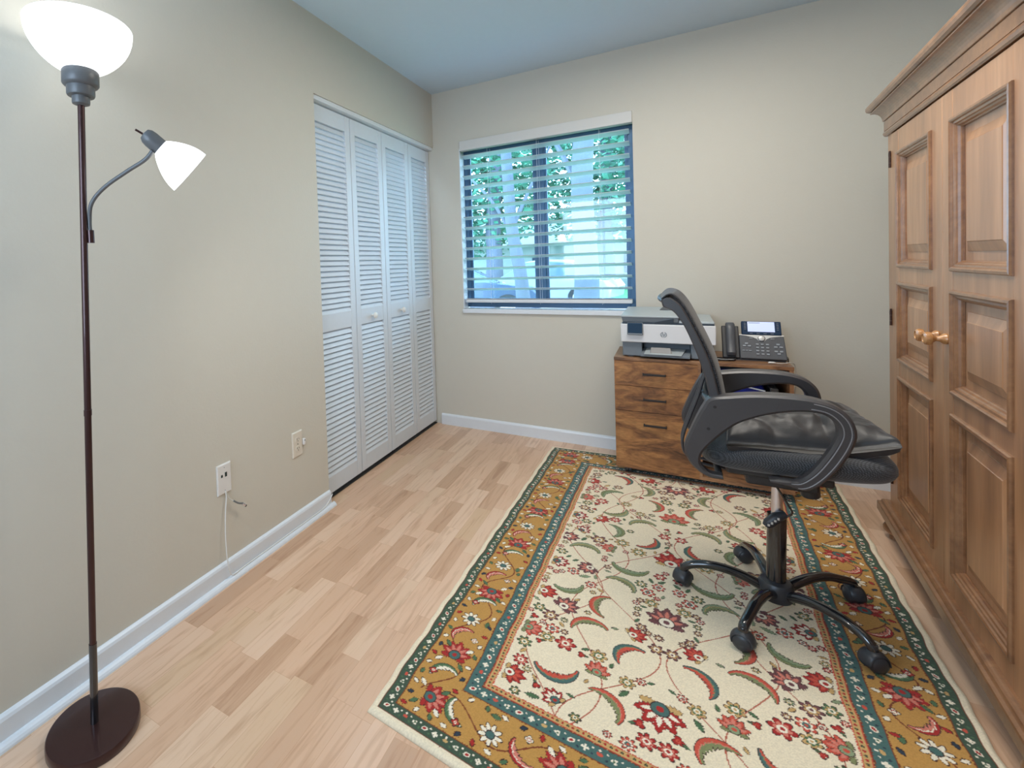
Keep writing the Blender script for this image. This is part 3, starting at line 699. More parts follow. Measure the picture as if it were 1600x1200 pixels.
# tilted body: local axes (a across, b up the face, c out of face)
pb = Vector((1.676, -.292, T+.010)); tl = math.radians(66)
Bv = Vector((0, math.cos(tl), math.sin(tl))); Cv = Vector((0, -math.sin(tl), math.cos(tl)))
def P(a, b, c): return pb+Vector((a, 0, 0))+Bv*b+Cv*c
def pbox(mb, a0, a1, b0, b1, c0, c1): return mb.hexa([P(a0, b0, c0), P(a1, b0, c0), P(a1, b0, c1), P(a0, b0, c1), P(a0, b1, c0), P(a1, b1, c0), P(a1, b1, c1), P(a0, b1, c1)])
mb = MB(); mb.prism([(.070, 0), (.250, 0), (.244, .118), (.222, .120), (.076, .122), (.070, .118)], lambda a, b, d: P(a, b, d), -.016, .006)
body = obj('key_panel', mb, M['phonegrey'], ph, bevel=.003)
mb = MB(); pbox(mb, 0, .070, 0, .168, -.016, .004); obj('handset_cradle', mb, M['black'], ph, bevel=.004)
mb = MB(); pbox(mb, .082, .236, .122, .192, -.012, .012); scb = obj('screen_bezel', mb, M['phonebezel'], ph, bevel=.003)
mb = MB(); pbox(mb, .106, .211, .137, .189, .0118, .0128); sc_ = obj('lit_screen', mb, M['screen'], scb)
mb = MB(); pbox(mb, .110, .155, .1815, .1835, .0128, .0131); obj('text_line', mb, M['phonebezel'], sc_)
def lkey(*a): obj('line_button', pbox(MB(), *a), M['phonekey'], scb)
for k in range(5):
    lkey(.092, .100, .148+k*.008, .1495+k*.008, .012, .0135); lkey(.219, .227, .148+k*.008, .1495+k*.008, .012, .0135)
for k in range(4): lkey(.113+k*.027, .125+k*.027, .1275, .1290, .012, .0135)
# silver swoosh round the navigation key
sw_ = [(.072, .120), (.100, .116), (.124, .110), (.138, .102), (.146, .092), (.158, .088), (.170, .092), (.178, .102), (.192, .110), (.218, .115), (.244, .118), (.242, .123), (.072, .125)]
mb = MB()
# triangulate as strips to the top edge
top = [(x, .1235) for x, _ in sw_[:11]]
for k in range(10):
    a, b = sw_[k], sw_[k+1]; c, d = top[k+1], top[k]
    mb.prism([a, b, c, d], lambda p, q, dd: P(p, q, dd), .0055, .0078)
obj('silver_band', mb, M['silver'], body)
nvp = P(.158, .104, .0075)
obj('navigation_ring', MB().lathe([(.0150, 0), (.0150, .002), (.012, .003)], tuple(nvp), tuple(Cv), 32), M['phonegrey'], body, smooth=True)
obj('navigation_key', MB().lathe([(.0118, .001), (.0118, .0045), (.008, .0055)], tuple(nvp), tuple(Cv), 32), M['silver'], body, smooth=True)
def key(a, b, w_=.0055, h_=.0036, nm='key'):
    mb = MB(); pbox(mb, a-w_, a+w_, b-h_, b+h_, .005, .0095); return obj(nm, mb, M['phonekey'], body, bevel=.0008)
for r in range(4):
    for c in range(3): key(.140+c*.0195, .074-r*.0165, nm='dial_key')
for a, b in ((.098, .076), (.089, .064), (.108, .064)): key(a, b, .0062, .0040)
for a in (.085, .098, .111): key(a, .040, .0050, .0020)
key(.117, .104, .0065, .0022); key(.200, .103, .0075, .0022)
for a, b in ((.219, .076), (.210, .063), (.230, .063), (.210, .041), (.230, .041), (.220, .029)): key(a, b, .0062, .0040)
mb = MB()
prof = [(.008, .022), (.020, .034), (.05, .030), (.10, .029), (.145, .034), (.170, .030), (.180, .022)]
rings = []
for b, c in prof:
    ww = .0195 if b > .012 and b < .176 else .016
    rings.append([P(.0345+ww*math.cos(q), b, .012+(c-.012)*.5+(c-.012)*.5*math.sin(q)) for q in [2*math.pi*j/16 for j in range(16)]])
mb.loft(rings)
hs = obj('handset', mb, M['phonegrey'], ph, smooth=True)
for b0, b1, nm in ((.012, .036, 'mouthpiece'), (.135, .165, 'earpiece')): obj(nm, pbox(MB(), .018, .051, b0, b1, .003, .018), M['black'], hs, bevel=.003)
mb = MB(); mb.hexa([(1.70, -.29, T), (1.92, -.29, T), (1.92, -.13, T), (1.70, -.13, T), (1.70, -.285, T+.012), (1.92, -.285, T+.012), (1.92, -.19, T+.10), (1.70, -.19, T+.10)])
obj('stand', mb, M['black'], ph)
# coiled cord
pts = []
base_c = catmull([(1.726, -.296, T+.012), (1.722, -.325, T+.008), (1.700, -.345, T+.0085), (1.672, -.352, T+.0085), (1.648, -.345, T+.0085), (1.650, -.325, T+.0085), (1.676, -.318, T+.009), (1.700, -.318, T+.012)], 10)
n = 700; tot = len(base_c)-1
for k in range(n):
    f_ = k/(n-1)*tot; i = min(int(f_), tot-1); p = base_c[i].lerp(base_c[i+1], f_-i)
    a = k*2*math.pi/11; pts.append(p+Vector((0, math.cos(a), math.sin(a)))*.0048)
obj('coiled_cord', MB().tube(pts, .0017, 5), M['gloss'], ph, smooth=True)
tag(obj('black_power_cord', MB().tube(catmull([(1.905, -.20, T+.012), (1.930, -.215, T+.010), (1.945, -.18, T+.004), (1.955, -.12, T-.06), (1.962, -.06, .45), (1.960, -.05, .30), (1.965, -.04, .05), (1.98, -.035, .008)], 8), .003, 8), M['gloss'], smooth=True), 'black power cord dropping behind the right end of the cabinet', 'cord')
u = thing('white_charging_cord', 'white charging cord lying on the cabinet top and looping over its right edge', 'cord', (1.86, -.33, T))
obj('plug', MB().tube([(1.846, -.352, T+.006), (1.852, -.350, T+.007), (1.868, -.345, T+.006), (1.876, -.343, T+.004)], [.003, .006, .006, .003], 12, flat=.75), M['white'], u, smooth=True)
obj('cord', MB().tube(catmull([(1.874, -.343, T+.004), (1.905, -.335, T+.003), (1.935, -.310, T+.004), (1.955, -.28, T-.015), (1.962, -.26, T-.09), (1.955, -.22, .42), (1.948, -.18, .25), (1.962, -.08, .08), (1.965, -.026, .006)], 8), .0016, 8), M['cablewhite'], u, smooth=True)

# ------------------------------------------------------------------ office chair (faces the armoire)
HX, HY = 1.733, -1.318
ch = thing('office_chair', 'black mesh back office chair with loop arms and five star caster base', 'chair', (HX, HY, 0))
YN, YFAR = -1.520, -1.100
def N(px, y=YN): return at_y(px, y)
pairs = [((1131,750),(1129,744)), ((1108,746),(1110,740)), ((1087,733),(1101,733)), ((1074,717),(1095,724)), ((1069,700),(1097,710)), ((1076,680),(1108,697)), ((1088,655),(1125,682)), ((1099,636),(1140,671)),
 ((1110,623),(1156,662)), ((1140,620),(1177,655)), ((1180,618),(1202,649)), ((1230,620),(1236,645)), ((1275,626),(1265,645)), ((1310,638),(1290,650)), ((1332,656),(1307,664)), ((1341,680),(1311,679)),
 ((1335,702),(1304,695)), ((1318,728),(1288,718)), ((1299,748),(1268,740)), ((1279,763),(1246,753)), ((1260,769),(1232,752)), ((1236,762),(1224,751)), ((1205,755),(1203,750))]
outer = catmull([N(a) for a, b in pairs], 4); inner = catmull([N(b) for a, b in pairs], 4)
def arm_rings(y_out, y_in):
    rings = []; n = len(outer)
    for i, (o, q) in enumerate(zip(outer, inner)):
        d = (q-o); w_ = d.length; d = d.normalized()
        f_ = i/(n-1)
        # the arm is widest at the rest on top and narrows to its feet
        k = .62+.38*math.sin(max(0, min(1, (f_-.12)/.62))*math.pi)
        yi = y_out+(y_in-y_out)*k; e = min(.007, w_*.3); s = 1 if y_in > y_out else -1
        pts = [(o, y_out+s*e), (o+d*e, y_out), (q-d*e, y_out), (q, y_out+s*e), (q, yi-s*e), (q-d*e, yi), (o+d*e, yi), (o, yi-s*e)]
        rings.append([Vector((p.x, y, p.z)) for p, y in pts])
    return rings
an = obj('armrest', MB().loft(arm_rings(YN, YN+.058)), M['greyplastic'], ch, smooth=True)
af = obj('armrest', MB().loft(arm_rings(YFAR, YFAR-.058)), M['greyplastic'], ch, smooth=True)
# groove strips along the loop front, their pale colour painted as highlight lines
for a_, y_, s in ((an, YN, -1), (af, YFAR-.058*.8, -1)):
    for off in (.30, .72):
        pts = []
        for i in range(48, 82):
            o, q = outer[i], inner[i]; p = o.lerp(q, off); pts.append(Vector((p.x, y_+s*.0003, p.z)))
        if a_ is an: obj('groove', MB().tube(pts, .0016, 6), M['highlight_line'] if 'highlight_line' in M else plain('edge_highlight', (.22, .22, .23), .35), a_, smooth=True)
for (bx_, bz_) in ((0, 0), ):
    pass
for px_ in ((1117, 636), (1107, 670)):
    c = N(px_); obj('screw', MB().lathe([(.0045, 0), (.0045, .0012)], (c.x, YN-.0008, c.z), (0, 1, 0), 14), M['dark'], an)

# back frame: two side members joined by top and bottom rails
L_ = [(1033,468),(1036,479),(1046,483),(1056,491),(1068,508),(1081,535),(1093,565),(1103,596),(1109,625),(1112,650)]
R__ = [(1047,465),(1058,472),(1066,480),(1074,494),(1084,512),(1097,537),(1108,562),(1117,590),(1125,622),(1130,650)]
lf = catmull([at_y(a, -1.49) for a in L_], 5); rt_ = catmull([at_y(a, -1.49) for a in R__], 5)
def member(y0, y1):
    rings = []
    for o, q in zip(lf, rt_):
        e = .004; d = (q-o).normalized()
        pts = [(o, y0+e), (o+d*e, y0), (q-d*e, y0), (q, y0+e), (q, y1-e), (q-d*e, y1), (o+d*e, y1), (o, y1-e)]
        rings.append([Vector((p.x, y, p.z)) for p, y in pts])
    return rings
bk_ = MB(); bk_.loft(member(-1.492, -1.468)); bk_.loft(member(-1.152, -1.128))
t0, t1 = lf[0], rt_[0]
def crossbar(mb, c, hw, hh, ang):
    ca, sa = math.cos(ang), math.sin(ang)
    pr__ = [(hw*math.cos(q), hh*math.sin(q)) for q in [2*math.pi*j/14 for j in range(14)]]
    rings = []
    for k in range(13):
        y = -1.49+.36*k/12; bow = .018*math.sin(math.pi*k/12)
        rings.append([Vector((c.x-bow+a*ca-b*sa, y, c.z+a*sa+b*ca)) for a, b in pr__])
    mb.loft(rings)
crossbar(bk_, lf[2].lerp(rt_[2], .5)+Vector((0, 0, -.002)), .012, .011, .3)
crossbar(bk_, lf[-4].lerp(rt_[-4], .5), .014, .016, 1.2)
bf = obj('back_frame', bk_, M['greyplastic'], ch, smooth=True)
# mesh back, bulging towards the sitter
fr = catmull([at_y(a, -1.49) for a in [(1035,467),(1042,461),(1050,459),(1058,464),(1068,475),(1078,491),(1089,512),(1102,537),(1113,562),(1122,590),(1129,622),(1133,645)]], 5)
def mesh_fn(u_, v_):
    f_ = u_*(len(fr)-1); i = min(int(f_), len(fr)-2); p = fr[i].lerp(fr[i+1], f_-i)
    b = math.sin(math.pi*v_)**.6 if 0 < v_ < 1 else 0
    out = .020*b*min(1, u_*4)
    return Vector((p.x+out-.004, -1.484+.348*v_, p.z+.003*b))
mb = MB().grid(mesh_fn, 50, 24)
mo = obj('back_mesh', mb, M['backmesh'], ch, smooth=True)
so = mo.modifiers.new('solid', 'SOLIDIFY'); so.thickness = .004
# lumbar bar that runs from under the seat up to the back
jl = catmull([at_y(a, -1.30) for a in [(1096,563),(1101,578),(1097,592),(1090,615),(1078,645),(1068,672),(1066,688),(1071,703),(1090,716),(1120,724),(1150,728)]], 6)
for yy in (-1.335, -1.285):
    obj('lumbar_bar', MB().tube([Vector((p.x, yy, p.z)) for p in jl], .0065, 12, flat=.7), M['greyplastic'], ch, smooth=True)

# seat cushion
SCX, SCY = 1.764, -1.295
def seat_fn(u_, v_):
    # spherical superellipsoid
    ph_ = -math.pi/2+math.pi*u_; th_ = 2*math.pi*v_
    def sg(x, e): return math.copysign(abs(x)**e, x)
    cx_ = sg(math.cos(ph_), .50)*sg(math.cos(th_), .45); cy_ = sg(math.cos(ph_), .50)*sg(math.sin(th_), .45); cz_ = sg(math.sin(ph_), .55)
    x = SCX+cx_*.232; y = SCY+cy_*.192
    z = .536+cz_*(.046 if cz_ > 0 else .048)
    z += .020*(cx_*.5+.5)+.0
    # waterfall front, dished middle
    if cx_ > .6: z -= .010*((cx_-.6)/.4)**2; 
    if cz_ > 0: z -= .010*(1-cx_**2)*(1-cy_**2)
    if cz_ < 0: x -= .02*max(0, cx_)*(-cz_); y += -.02*cy_*(-cz_)
    return Vector((x, y, z))
obj('seat', MB().grid(seat_fn, 32, 64), M['seatmesh'], ch, smooth=True)
mb = MB(); mb.box((1.60, -1.41, .474), (1.86, -1.19, .502)); obj('seat_pan', mb, M['black'], ch, bevel=.008)
mb = MB()
for yy, y2 in ((YN+.03, -1.40), (YFAR-.03, -1.20)):
    p1 = N((1222, 757)); p2 = N((1125, 747))
    for p in (p1, p2): obj('arm_bracket', MB().tube([(p.x, yy, p.z), (p.x, y2, .492)], .010, 10), M['black'], ch, smooth=True)
mb = MB(); mb.box((1.655, -1.365, .432), (1.835, -1.270, .472)); mech = obj('tilt_mechanism', mb, M['black'], ch, bevel=.008)
kn = at_y((1256, 757), -1.37); k2 = at_y((1283, 764), -1.37)
obj('tension_knob', MB().lathe([(.026, 0), (.027, .004), (.024, .055), (.020, .060)], (1.812, -1.33, .470), (.12, 0, -1), 24), M['black'], mech, smooth=True)
pz = at_y((1388, 769), -1.30)
obj('height_lever', MB().tube([(1.78, -1.30, .470), (1.86, -1.34, .492), (1.915, -1.37, .506)], [.005, .005, .009], 10), M['black'], mech, smooth=True)
# gas lift
ctop = Vector((HX+.010, HY+.02, .44)); cbot = Vector((HX, HY, .09))
def cl_(z): f_ = (z-.09)/(.44-.09); return cbot.lerp(ctop, f_)
obj('gas_lift', MB().tube([cl_(.30), cl_(.445)], .0150, 24), M['chrome'], ch, smooth=True)
sl_ = obj('lift_sleeve', MB().tube([cl_(.108), cl_(.325)], .0255, 32), M['gloss'], ch, smooth=True)
# clamp with a cable on the sleeve
c = cl_(.318)
mb = MB(); dd = Vector((-.80, -.45, -.48)).normalized()
mb.tube([c+Vector((.018, -.018, .020)), c+Vector((-.004, -.028, .008)), c+Vector((-.026, -.034, -.014)), c+Vector((-.034, -.036, -.024))], [.012, .016, .015, .009], 14)
cb = lab(obj('height_clip', mb, M['caster'], sl_, smooth=True), 'dark clip with pale lettering')
mb = MB()
for k in range(4):
    q_ = c+Vector((-.002-.0085*k, -.0445-.003*k, .010-.0075*k)); mb.box((q_.x-.0028, q_.y-.001, q_.z-.004+.001*(k % 2)), (q_.x+.0028, q_.y+.002, q_.z+.003))
obj('clip_marks', mb, M['silver'], cb)
obj('lift_cable', MB().tube(catmull([c+Vector((-.012, -.020, .12)), c+Vector((.004, -.026, .095)), c+Vector((.022, -.03, .060)), c+Vector((.034, -.03, .035)), c+Vector((.026, -.028, .020)), c+Vector((.010, -.024, .012))], 6), .0032, 8), M['gloss'], cb, smooth=True)
# star base
hub = obj('base_hub', MB().lathe([(.020, .046), (.040, .050), (.046, .060), (.046, .098), (.040, .108), (.028, .112)], (HX, HY, 0), (0, 0, 1), 40), M['caster'], ch, smooth=True)
cast = [(1.478, -1.318), (1.622, -1.576), (1.918, -1.491), (1.954, -1.153), (1.676, -1.053)]
faces = [2.6, 4.4, 5.2, .3, 1.9]
for (x, y), fa in zip(cast, faces):
    d = Vector((x-HX, y-HY, 0)); r = d.length; d.normalize()
    def Q(t, z): return Vector((HX, HY, 0))+d*t+Vector((0, 0, z))
    pts = catmull([Q(.030, .076), Q(.080, .096), Q(.130, .106), Q(.180, .106), Q(.220, .096), Q(r-.008, .080), Q(r, .060)], 6)
    n_ = len(pts)
    obj('base_leg', MB().tube(pts, [.0165-.004*i/(n_-1) for i in range(n_)], 16, flat=.95), M['gloss'], ch, smooth=True)
    # twin wheel hooded caster
    wd = Vector((math.cos(fa), math.sin(fa), 0)); zc = RUGZ+.0262
    c0 = Vector((x, y, zc))
    mb = MB()
    for s in (-1, 1):
        mb.lathe([(.004, .003), (.022, .003), (.0255, .006), (.0262, .011), (.0255, .016), (.022, .0205), (.014, .024), (.005, .0253)], tuple(c0), tuple(wd*s), 32)
    cs = obj('caster', mb, M['caster'], ch, smooth=True)
    # hood: upper half shell around the wheels
    up = Vector((0, 0, 1)); fw = up.cross(wd)
    rings = []
    for i in range(9):
        h = -1+2*i/8; rr = .0305*math.sqrt(max(0.06, 1-(h*.82)**2*.55))
        ring = []
        for j in range(17):
            a = math.radians(-8+205*j/16); ring.append(c0+wd*h*.0215+(fw*math.cos(a)+up*math.sin(a))*rr)
        rings.append(ring)
    mb = MB().loft(rings, closed=False, cap0=False, cap1=False)
    mb.tube([c0+up*.028, c0+up*.045], .008, 12)
    hd = obj('caster_hood', mb, M['caster'], cs, smooth=True)
    sm = hd.modifiers.new('solid', 'SOLIDIFY'); sm.thickness = .002; sm.offset = 0

# ------------------------------------------------------------------ black pillow on the seat
random.seed(4)
PC = Vector((1.782, -1.285, .634))
from mathutils import noise as mnoise
def pil_w(u_, v_, s):
    a = -1+2*u_; b = -1+2*v_
    pin = 1-.10*(1-a*a)*abs(b)**2; pin2 = 1-.10*(1-b*b)*abs(a)**2
    x = a*.196*pin2; y = b*.182*pin
    t = ((1-a**4)*(1-b**4))**(.26 if b < 0 else .40) if abs(a) < 1 and abs(b) < 1 else 0
    nz_ = mnoise.noise(Vector((x*10, y*14, s*3.3)))*.6+mnoise.noise(Vector((x*24, y*30, s*5)))*.35+mnoise.noise(Vector((x*50, y*60, s*5)))*.12
    fold = 1-abs(mnoise.noise(Vector((x*13+y*4, y*7-x*3, 2.2))))*3.2       # sharp valleys between soft folds
    z = s*t*(.054+.020*nz_-.012*max(0, fold))
    if s < 0: z = max(z, -.060)
    z -= .050*max(0, (-b-.40)/.60)**1.4*(1-.95*max(0, a)**1.5)
    z += .006*max(0, (a-.4)/.6)
    return PC+Vector((x*math.cos(.05)-y*math.sin(.05), x*math.sin(.05)+y*math.cos(.05), z))
n = 80
mb = MB(); mb.grid(lambda a, b: pil_w(a, b, 1), n, n); mb.grid(lambda a, b: pil_w(a, b, -1), n, n)
po = obj('pillow', mb, M['pillow'], None, smooth=True, origin=(1.8, -1.262, .58))
tag(po, 'wrinkled black satin pillow lying on the office chair seat', 'pillow')
wm = po.modifiers.new('weld', 'WELD'); wm.merge_threshold = .0008

# ------------------------------------------------------------------ rug: pattern drawn as woven knots, one colour per mesh point
rng = np.random.RandomState(7)
RW, RL = 1.335, 2.262          # pattern plus cream edge
PX = .0024
nx, ny = int(RW/PX), int(RL/PX)
gx, gy = np.meshgrid(np.linspace(0, RW, nx+1), np.linspace(0, RL, ny+1), indexing='ij')
def sr(r, g, b): return np.array([((c/255+.055)/1.055)**2.4 if c > 10 else c/255/12.92 for c in (r, g, b)])
CR = sr(232, 218, 190); GOLD = sr(186, 140, 74); GREEN = sr(66, 84, 68); TEAL = sr(72, 104, 100); RED = sr(166, 44, 40); ROSE = sr(198, 84, 66); DK = sr(64, 30, 28)
OLIVE = sr(128, 134, 92); SAGE = sr(136, 150, 116); IV = sr(236, 226, 205); PLUM = sr(112, 70, 72); BRN = sr(120, 58, 36); TAN = sr(196, 160, 104); FGRN = sr(78, 108, 76); NAVY = sr(46, 58, 70); OUT = sr(70, 48, 44); PINK = sr(208, 126, 108)
img = np.zeros((nx+1, ny+1, 3)); img[:] = CR
E_ = .020
def dist_edge(x, y): return np.minimum(np.minimum(x-E_, RW-E_-x), np.minimum(y-E_, RL-E_-y))
de = dist_edge(gx, gy)
jag = (rng.rand(nx+1, ny+1)-.5)*.0016
de_ = de+jag
B1, B2, B3, B4 = .042, .182, .228, .249
def band(a, b, col): img[(de_ >= a) & (de_ < b)] = col
band(0, B1, GREEN); band(0, .003, BRN); band(B1-.003, B1, BRN); band(B1, B2, GOLD); band(B2, B3, TEAL); band(B2, B2+.003, BRN); band(B3-.003, B3, BRN)
band(B3, B4, TAN); band(B3+.001, B3+.003, ROSE); band(B4-.003, B4, ROSE)
def win(cx, cy, r):
    i0, i1 = max(0, int((cx-r)/PX)), min(nx+1, int((cx+r)/PX)+2); j0, j1 = max(0, int((cy-r)/PX)), min(ny+1, int((cy+r)/PX)+2)
    return slice(i0, i1), slice(j0, j1)
def blob(cx, cy, r, shape, col):
    """shape(dx, dy) -> bool mask"""
    s = win(cx, cy, r)
    if s[0].start >= s[0].stop or s[1].start >= s[1].stop: return
    mk = shape(gx[s]-cx, gy[s]-cy); v = img[s]; v[mk] = col
def ell(cx, cy, a, b, ang, col):
    c, q = math.cos(ang), math.sin(ang)
    blob(cx, cy, max(a, b), lambda x, y: ((x*c+y*q)/a)**2+((-x*q+y*c)/b)**2 < 1, col)
def dot(cx, cy, r, col): ell(cx, cy, r, r, 0, col)
def line(pts, w, col):
    for (x0, y0), (x1, y1) in zip(pts[:-1], pts[1:]):
        n_ = max(2, int(math.hypot(x1-x0, y1-y0)/(PX*.8)))
        for k in range(n_+1): dot(x0+(x1-x0)*k/n_, y0+(y1-y0)*k/n_, w, col)
def petalf(cx, cy, r, n, k, ang, col, inner=.45):
    blob(cx, cy, r*1.02, lambda x, y: np.hypot(x, y) < r*(inner+(1-inner)*np.abs(np.cos(.5*n*(np.arctan2(y, x)-ang)))**k), col)
def rosette(cx, cy, r, cols, n=6, ang=0):
    petalf(cx, cy, r+.0030, n, .7, ang, OUT); petalf(cx, cy, r, n, .7, ang, cols[0]); petalf(cx, cy, r*.68, n, .7, ang, cols[1]); dot(cx, cy, r*.38, cols[2]); dot(cx, cy, r*.18, cols[0])
def daisy(cx, cy, r, col=IV, ang=0):
    petalf(cx, cy, r+.003, 9, .6, ang, DK, .35); petalf(cx, cy, r, 9, .8, ang, col, .3); dot(cx, cy, r*.42, DK); dot(cx, cy, r*.34, TEAL)
def leaf(cx, cy, l, w, ang, col, out=OUT):
    ca, sa = math.cos(ang), math.sin(ang)
    def sh(k):
        def f(x, y):
            u = (x*ca+y*sa)/(l+k); v = (-x*sa+y*ca)
            return (np.abs(u) < 1) & (np.abs(v) < (w+k)*(1-u*u)*(1+.22*np.sin(u*19)))
        return f
    blob(cx, cy, l+.004, sh(.0018), out); blob(cx, cy, l, sh(0), col)
def saz(cx, cy, r, a0, span, w, cols, serr=9):
    """long curved leaf, smooth on the outside of its arc and feathered on the inside"""
    n_ = int(abs(span)*r/(PX*.55)); sgn = 1 if span > 0 else -1
    for ps in (0, 1, 2):
        for k in range(n_+1):
            t = k/n_; a = a0+span*t; ww = w*math.sin(math.pi*(.04+.94*t**1.25))**.8
            saw = 1-.55*((t*serr) % 1.0)
            ln = ww*(.45+1.15*saw)
            ca, sa = math.cos(a), math.sin(a); bk = -.5*sgn
            steps = max(2, int(ln/(PX*.8)))
            for q in range(steps+1):
                d = ln*q/steps; rr_ = r-d; aa = a+bk*d/r
                x, y = cx+rr_*math.cos(aa), cy+rr_*math.sin(aa); wd = .0020*(1-.5*q/steps)
                if ps == 0: dot(x, y, wd+.0022, OUT)
                elif ps == 1: dot(x, y, wd+.0004, cols[0] if q < steps*.45 else cols[1])
            if ps == 2 and .08 < t < .9: dot(cx+(r-ln*.42)*ca, cy+(r-ln*.42)*sa, .0012, cols[2])
def palmette(cx, cy, r, ang, cols):
    petals = [(-1.9, .78), (1.9, .78), (-1.2, .95), (1.2, .95), (-.55, 1.05), (.55, 1.05), (0, 1.15)]
    for da, k in petals:
        a = ang+da; leaf(cx+math.cos(a)*r*.52*k, cy+math.sin(a)*r*.52*k, r*.50*k, r*.22, a, cols[0] if abs(da) < 1.5 else cols[3])
    for da, k in petals[2:]:
        a = ang+da; leaf(cx+math.cos(a)*r*.48*k, cy+math.sin(a)*r*.48*k, r*.26*k, r*.07, a, cols[1], cols[1])
    dot(cx, cy, r*.36, OUT); dot(cx, cy, r*.31, cols[2]); dot(cx, cy, r*.14, cols[0])

# ---- vines and flowers of the field, mirrored about the long axis
MXC = RW/2; FX0, FX1, FY0_, FY1_ = E_+B4, RW-E_-B4, E_+B4, RL-E_-B4
def mir(fn, x, y, *a):
    fn(x, y, False, *a); fn(RW-x, y, True, *a)
for ph_, amp, cxx in ((0, .085, .385), (2.2, .11, .55), (4.1, .07, .46)):
    for m_ in (0, 1):
        pts = []
        for k in range(260):
            y = FY0_+(FY1_-FY0_)*k/259; x = cxx+amp*math.sin(y*9.2+ph_)
            x = min(max(x, FX0+.008), MXC+.06); pts.append((RW-x if m_ else x, y))
        line(pts, .0017, sr(176, 92, 70))
placed = []
def free(x, y, r):
    for a, b, c in placed:
        if math.hypot(x-a, y-b) < r+c: return False
    return True
def put(kind, x, y, r, ang, ci):
    placed.append((x, y, r))
    for m_ in (False, True):
        X = RW-x if m_ else x; an_ = math.pi-ang if m_ else ang; sg = -1 if m_ else 1
        if abs(x-MXC) < .02 and m_: continue
        if kind == 'palm':
            palmette(X, y, r, an_, [(RED, ROSE, IV, TAN), (PLUM, PINK, IV, PLUM), (ROSE, PINK, SAGE, OLIVE), (RED, IV, TEAL, TAN)][ci % 4])
        elif kind == 'ros': rosette(X, y, r, [(RED, PINK, IV), (ROSE, IV, TEAL), (TAN, FGRN, IV), (PLUM, TAN, IV), (FGRN, TAN, IV)][ci % 5], 6+ci % 3, an_)
        elif kind == 'saz': saz(X, y, r*.82, an_, sg*2.9, r*.26, [(SAGE, OLIVE, TAN), (TEAL, ROSE, OLIVE), (ROSE, OLIVE, PINK), (OLIVE, SAGE, FGRN)][ci % 4], 8)
        elif kind == 'leaf': leaf(X, y, r, r*.36, an_, [FGRN, SAGE, FGRN, TAN][ci % 4])
        elif kind == 'bud': rosette(X, y, r*.8, (RED, RED, ROSE), 3, an_); leaf(X+math.cos(an_)*r, y+math.sin(an_)*r, r*.5, r*.2, an_, FGRN)
for y in np.arange(FY0_+.17, FY1_-.1, .36):
    put('palm', MXC, y, .066, math.pi/2*(1 if int(y*10) % 2 else -1), int(y*7))
for y in np.arange(FY0_+.02, FY1_-.02, .21): put('palm', FX0+.024, y+.05, .042, 0, int(y*11)+1)
for kind, cnt, r0, r1 in (('saz', 1500, .060, .076), ('palm', 700, .036, .050), ('ros', 1800, .018, .032), ('leaf', 500, .018, .026), ('bud', 260, .011, .017), ('ros2', 1200, .009, .014), ('ros2', 900, .010, .016), ('leaf', 9000, .010, .019)):
    k_ = 0
    for t_ in range(cnt):
        r = rng.uniform(r0, r1); x = rng.uniform(FX0+r*.9, MXC-r*(1.0 if kind == 'saz' else .98)); y = rng.uniform(FY0_+r, FY1_-r)
        if free(x, y, r*.98+.001): put('ros' if kind == 'ros2' else kind, x, y, r, rng.uniform(0, 6.28), k_); k_ += 1
        if kind == 'saz' and k_ > 20: break
        if kind == 'palm' and k_ > 12: break
        if kind == 'ros' and k_ > 40: break
# keep the field inside: redraw guard and borders over any overlap
band(B3, B4, TAN); band(B3+.001, B3+.003, ROSE); band(B4-.003, B4, ROSE); band(B2, B3, TEAL); band(B2, B2+.003, BRN); band(B3-.003, B3, BRN)
band(B1, B2, GOLD)
# ---- border motifs: walk along the four sides
def walk(off, step):
    x0, x1, y0, y1 = E_+off, RW-E_-off, E_+off, RL-E_-off
    res = []
    for (ax_, ay, bx, by) in ((x0, y0, x1, y0), (x1, y0, x1, y1), (x1, y1, x0, y1), (x0, y1, x0, y0)):
        L = math.hypot(bx-ax_, by-ay); n_ = max(1, round(L/step))
        for k in range(n_): res.append((ax_+(bx-ax_)*k/n_, ay+(by-ay)*k/n_, math.atan2(by-ay, bx-ax_), k, n_))
    return res
for off, st, rr in ((B1*.5, .030, .0095), ((B2+B3)/2, .033, .0105)):
    for i, (x, y, a, k, n_) in enumerate(walk(off, st)):
        t_ = i % 4
        if t_ == 0: ell(x, y, rr*.95, rr*.62, a+.5, IV); ell(x, y, rr*.55, rr*.34, a+.5, RED)
        elif t_ == 1: petalf(x, y, rr*.9, 4, .8, a, IV, .3)
        elif t_ == 2: ell(x, y, rr*.7, rr*.5, a, ROSE if i % 8 < 4 else TAN); dot(x+math.cos(a+1.6)*rr, y+math.sin(a+1.6)*rr, .003, IV)
        else: petalf(x, y, rr*.8, 3, .8, a+1, IV, .2); dot(x, y, .0028, FGRN)
        dot(x+math.cos(a)*st*.5+math.cos(a+1.57)*rr*.8, y+math.sin(a)*st*.5+math.sin(a+1.57)*rr*.8, .0026, IV)
        dot(x+math.cos(a)*st*.5-math.cos(a+1.57)*rr*.8, y+math.sin(a)*st*.5-math.sin(a+1.57)*rr*.8, .0030, FGRN if off < .1 else NAVY)
for i, (x, y, a, k, n_) in enumerate(walk((B3+B4)/2, .0125)):
    dot(x, y, .0036, DK if i % 2 else RED); 
    if i % 2: dot(x, y, .0018, FGRN)
